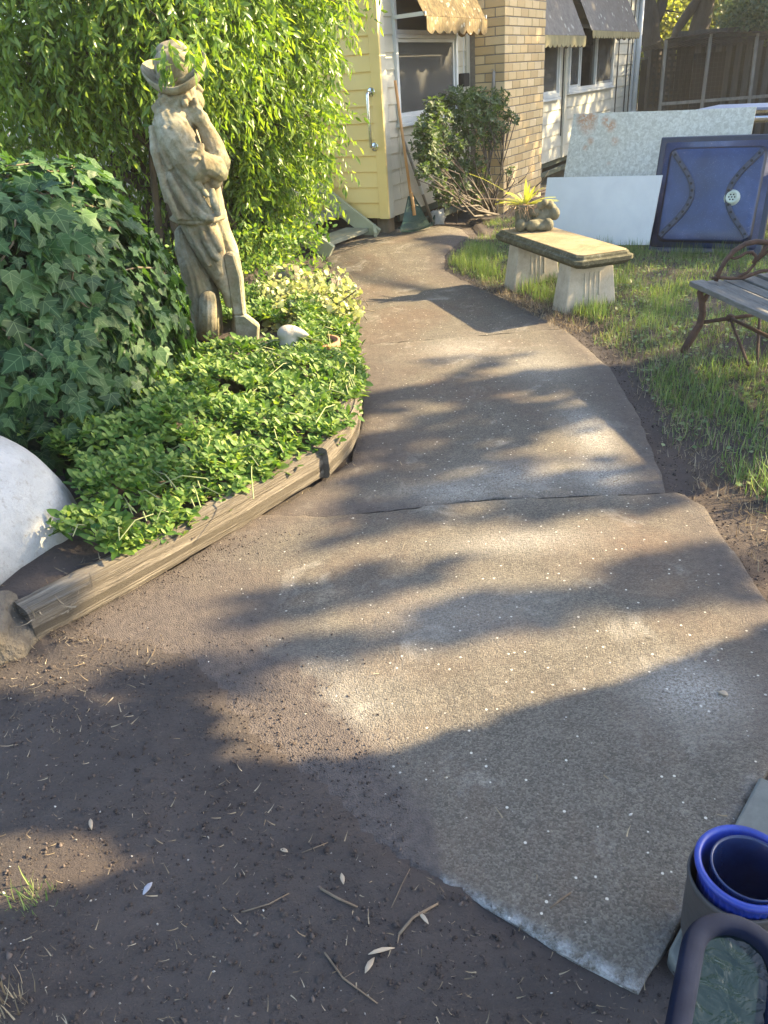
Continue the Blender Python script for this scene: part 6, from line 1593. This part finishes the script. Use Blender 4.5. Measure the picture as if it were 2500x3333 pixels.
S2 = [(60, 2280), (450, 2205), (900, 2120), (1100, 2050), (1500, 1965), (1800, 1915), (2100, 1830), (2420, 1740), (2480, 1900), (2200, 1950), (1900, 1985), (1750, 2010), (1500, 2060), (1000, 2140), (800, 2200), (640, 2270), (60, 2330)]
S1 = [(720, 1965), (1050, 1908), (1450, 1838), (1510, 1850), (1050, 1945), (730, 2005)]
S0 = [(1000, 1690), (1500, 1640), (2150, 1600), (2200, 1640), (1750, 1672), (1350, 1715), (1150, 1760), (1000, 1790)]
SM = [(1150, 1330), (1500, 1270), (1900, 1240), (2080, 1330), (2200, 1610), (1500, 1630), (1120, 1660), (1120, 1560), (1150, 1450)]
SN = [(1160, 1180), (1400, 1140), (1750, 1080), (1950, 1200), (1900, 1250), (1500, 1290), (1150, 1340)]
BIG = [(2700, 1990), (2500, 2060), (2260, 2160), (2050, 2240), (1500, 2405), (1250, 2490), (950, 2520), (690, 2500), (600, 2440), (640, 2330), (100, 2330), (-400, 2380), (-400, 2690), (0, 2690), (280, 2712), (560, 2805), (420, 2868), (0, 3030), (-400, 3060), (-300, 3700), (2700, 3700)]
shade(poly_pts(S2, 150), 8, 11); shade(poly_pts(S1, 26), 8, 11); shade(poly_pts(S0, 45), 8, 11)
shade(poly_pts(SM, 430), 8, 11, 3.1, 2.0, thr=-.22); shade(poly_pts(SN, 60), 8, 11, 5.1, 2.2, thr=-.02)
# lawn, boards, walls
def lawn_pt():
    while True:
        x, y = rng.uniform(1.0, 6.5), rng.uniform(1.9, 9.5)
        if x > edge_r(y) + .25 and not (y > 5.4 and x < 1.45): return np.array([x, y, 0.0])
shade([lawn_pt() for _ in range(4200)], 9, 13, 7.7, 1.4, thr=-.32)
def board_pt(k):
    if k % 3 == 0: s_, z = rng.uniform(0, 1.6), rng.uniform(0, 1.05); return np.array([1.98, 7.98, 0]) + e1 * s_ + UZ * z - m1 * z * .19
    if k % 3 == 1: s_, z = rng.uniform(0, .95), rng.uniform(0, .6); return np.array([1.66, 7.48, 0]) + e1 * s_ + UZ * z - m1 * z * .22
    return tp(rng.uniform(0, TW), rng.uniform(0, TW), 0)
shade([board_pt(k) for k in range(1500)], 9, 13)
shade([hp(rng.uniform(U0, .0), .03, rng.uniform(.2, 1.48)) for _ in range(3200)], 9, 13, 1.3, 1.6, thr=-.70, hole=(hp(-1.17, .03, 1.43), .15))
shade([hp(rng.uniform(0, 1.4), .44, rng.uniform(.0, 2.8)) for _ in range(2000)], 9, 13, 2.3, 1.8, thr=-.60)
shade([hp(rng.uniform(1.3, 8), .03, rng.uniform(.0, 2.8)) for _ in range(6500)], 9, 13, 4.4, 3.4, thr=-.42)
shade([hp(rng.uniform(1.3, 6.2), .4, rng.uniform(1.6, 2.7)) for _ in range(1500)], 9, 13)
shade([np.array([rng.uniform(5, 12), rng.uniform(15, 17.6), rng.uniform(0, 1.7)]) for _ in range(2500)], 7, 10, 2.4, 1.2, thr=-.25)
bsh = [c + unit(1)[0] * r * .8 for c, r in BC if c[0] < -1.75 for _ in range(60)]
shade(bsh, 8, 11, 6.6, 1.3, thr=-.15)
ivp = []
while len(ivp) < 900:
    p, n = ivs(rng.uniform(-2.6, 1.2), rng.uniform(0, .75)); ivp.append(p)
shade(ivp, 9, 12, 9.1, 1.5, thr=-.2)
def orn_pt():
    a, z = rng.uniform(-1.9, 1.9), rng.uniform(0, .48); r = float(np.interp(z, [0, .13, .31, .48, .55], [.41, .42, .36, .22, .02])); return wc + np.array([r * math.cos(a), r * math.sin(a), z])
shade([orn_pt() for _ in range(950)], 9, 12, hole=(wc + np.array([.37, -.16, .12]), .13))
shade([np.array([-1.32 + rng.normal() * .14, 1.93 + rng.normal() * .1, .1 + rng.uniform(-.05, .1)]) for _ in range(120)], 9, 12)
SP_ = np.array(shade_P)
sh = thing('shade_tree', 'tall gum tree right of the picture whose leaves shade the yard', 'tree', (10.6, 5.6, 0))
n = len(SP_)
scatter('crown', quadleaf(), SP_ + rng.normal(size=(n, 3)) * .02, frames(unit(n), unit(n) + SUN), .11 * (.7 + .7 * rng.random(n)), M_SHADE, sh)
w = MB(); w.tube([(10.6, 5.6, -.1), (10.5, 5.5, 1.5), (10.3, 5.7, 3.2), (10.2, 6.0, 5.0), (10.0, 6.3, 6.4)], [.30, .24, .2, .15, .06], 10)
for p in SP_[rng.choice(n, 14, replace=False)]:
    a = np.array([10.3, 5.7, min(p[2] * .7, 4.6)]); w.tube([a, (a + p) / 2 + UZ * .25, p], [.035, .018, .006], 6)
w.build('trunk', M_TBARK, sh, smooth=True)
ov = thing('added_overhead_tree', 'unseen gum branches added above the picture for the glass table to reflect', 'tree', (7.5, -2.0, 0))  # out of view, added so the table glass reflects dark foliage
ob = [(np.array([2.2, 4.2, 5.6]), .9), (np.array([3.4, 5.2, 6.2]), 1.1), (np.array([4.4, 4.2, 6.0]), 1.0), (np.array([2.8, 6.6, 6.8]), 1.0), (np.array([4.9, 6.5, 6.6]), 1.1), (np.array([1.3, 5.6, 6.6]), .8)]
w = MB(); w.tube([(7.5, -2.0, -.1), (7.3, -1.6, 3), (6.4, .8, 5.2), (5.0, 3.6, 6.2)], [.3, .24, .16, .08], 10)
for c, r in ob: w.tube([(5.6, 2.4, 5.8), (np.array([5.6, 2.4, 6.0]) + c) / 2, c], [.08, .05, .02], 6)
w.build('trunk', M_TBARK, ov, smooth=True); crown('crown', ob, 130, .10, M_SHADE, ov)
for i, (x, y, h_) in enumerate(((11.0, 13.0, 3.4), (11.6, 16.2, 3.6), (13.2, 19.2, 3.8), (14.8, 22.6, 4.0), (10.6, 10.2, 2.6))):
    bt = thing('boundary_tree', 'bushy evergreen in the row along the right hand boundary beyond the lawn', 'tree', (x, y, 0), 'evergreens along the right hand boundary')
    w = MB(); w.tube([(x, y, -.1), (x + .1, y, 1.2), (x, y + .1, h_)], [.14, .11, .05], 8); w.build('trunk', M_TBARK, bt, smooth=True)
    crown('crown', [(np.array([x + rng.normal() * .5, y + rng.normal() * .7, .6 + (h_ - .6) * rng.random()]), 1.15) for _ in range(9)], 330, .13, M_SHADE, bt, zmin=.1)
# hedge just outside the lower right, throwing the large shadow over the foreground
shade(poly_pts(BIG, 9500), 3.7, 4.9, store=hedge_P)
for (xa, ya), (xb, yb) in zip(BIG[:6], BIG[1:7]):
    for k in range(170):
        q = rng.random(); g_ = G(xa + (xb - xa) * q, ya + (yb - ya) * q + 14 + 26 * rng.random()); shade([np.array([g_[0], g_[1], 0.0])], 3.7, 4.5, store=hedge_P)
for px, py in ((1800, 2300), (1770, 2330), (1740, 2360), (1820, 2320)):
    for k in range(2): shade([np.array([*G(px + rng.normal() * 10, py + rng.normal() * 8)[:2], 0.0])], 4.0, 4.2, store=hedge_P)
HP = np.array(hedge_P); n = len(HP)
hd = thing('shade_shrub', 'large shrub right of the picture casting the dark foreground shadow', 'shrub', (5.0, 2.4, 0))
scatter('foliage', quadleaf(), HP, frames(unit(n), unit(n) + SUN), .060 * (.7 + .6 * rng.random(n)), M_SHADE, hd)
w = MB()
for k in range(9): r0 = np.array([5.0 + rng.normal() * .3, 1.6 + rng.normal() * .3, -.1]); w.tube([r0, r0 + np.array([rng.normal() * .1, -.1, .6]), r0 + np.array([rng.normal() * .3, -.3, 1.3])], [.03, .02, .006], 6)
w.build('branches', M_TBARK, hd, smooth=True)

# thin haze volume added over the yard to imitate lens glare
t = NT('glare_haze'); t.t.nodes.remove(t.b); pv_ = t.n('ShaderNodeVolumePrincipled'); pv_.inputs['Color'].default_value = (.95, .93, .88, 1); pv_.inputs['Density'].default_value = .0015; pv_.inputs['Anisotropy'].default_value = .3
t.l(pv_.outputs[0], t.out.inputs['Volume'])
hz = MB().box((-62, -42, -1.2), (62, 62, 11.0)).build('haze', t.m); hz['kind'] = 'stuff'
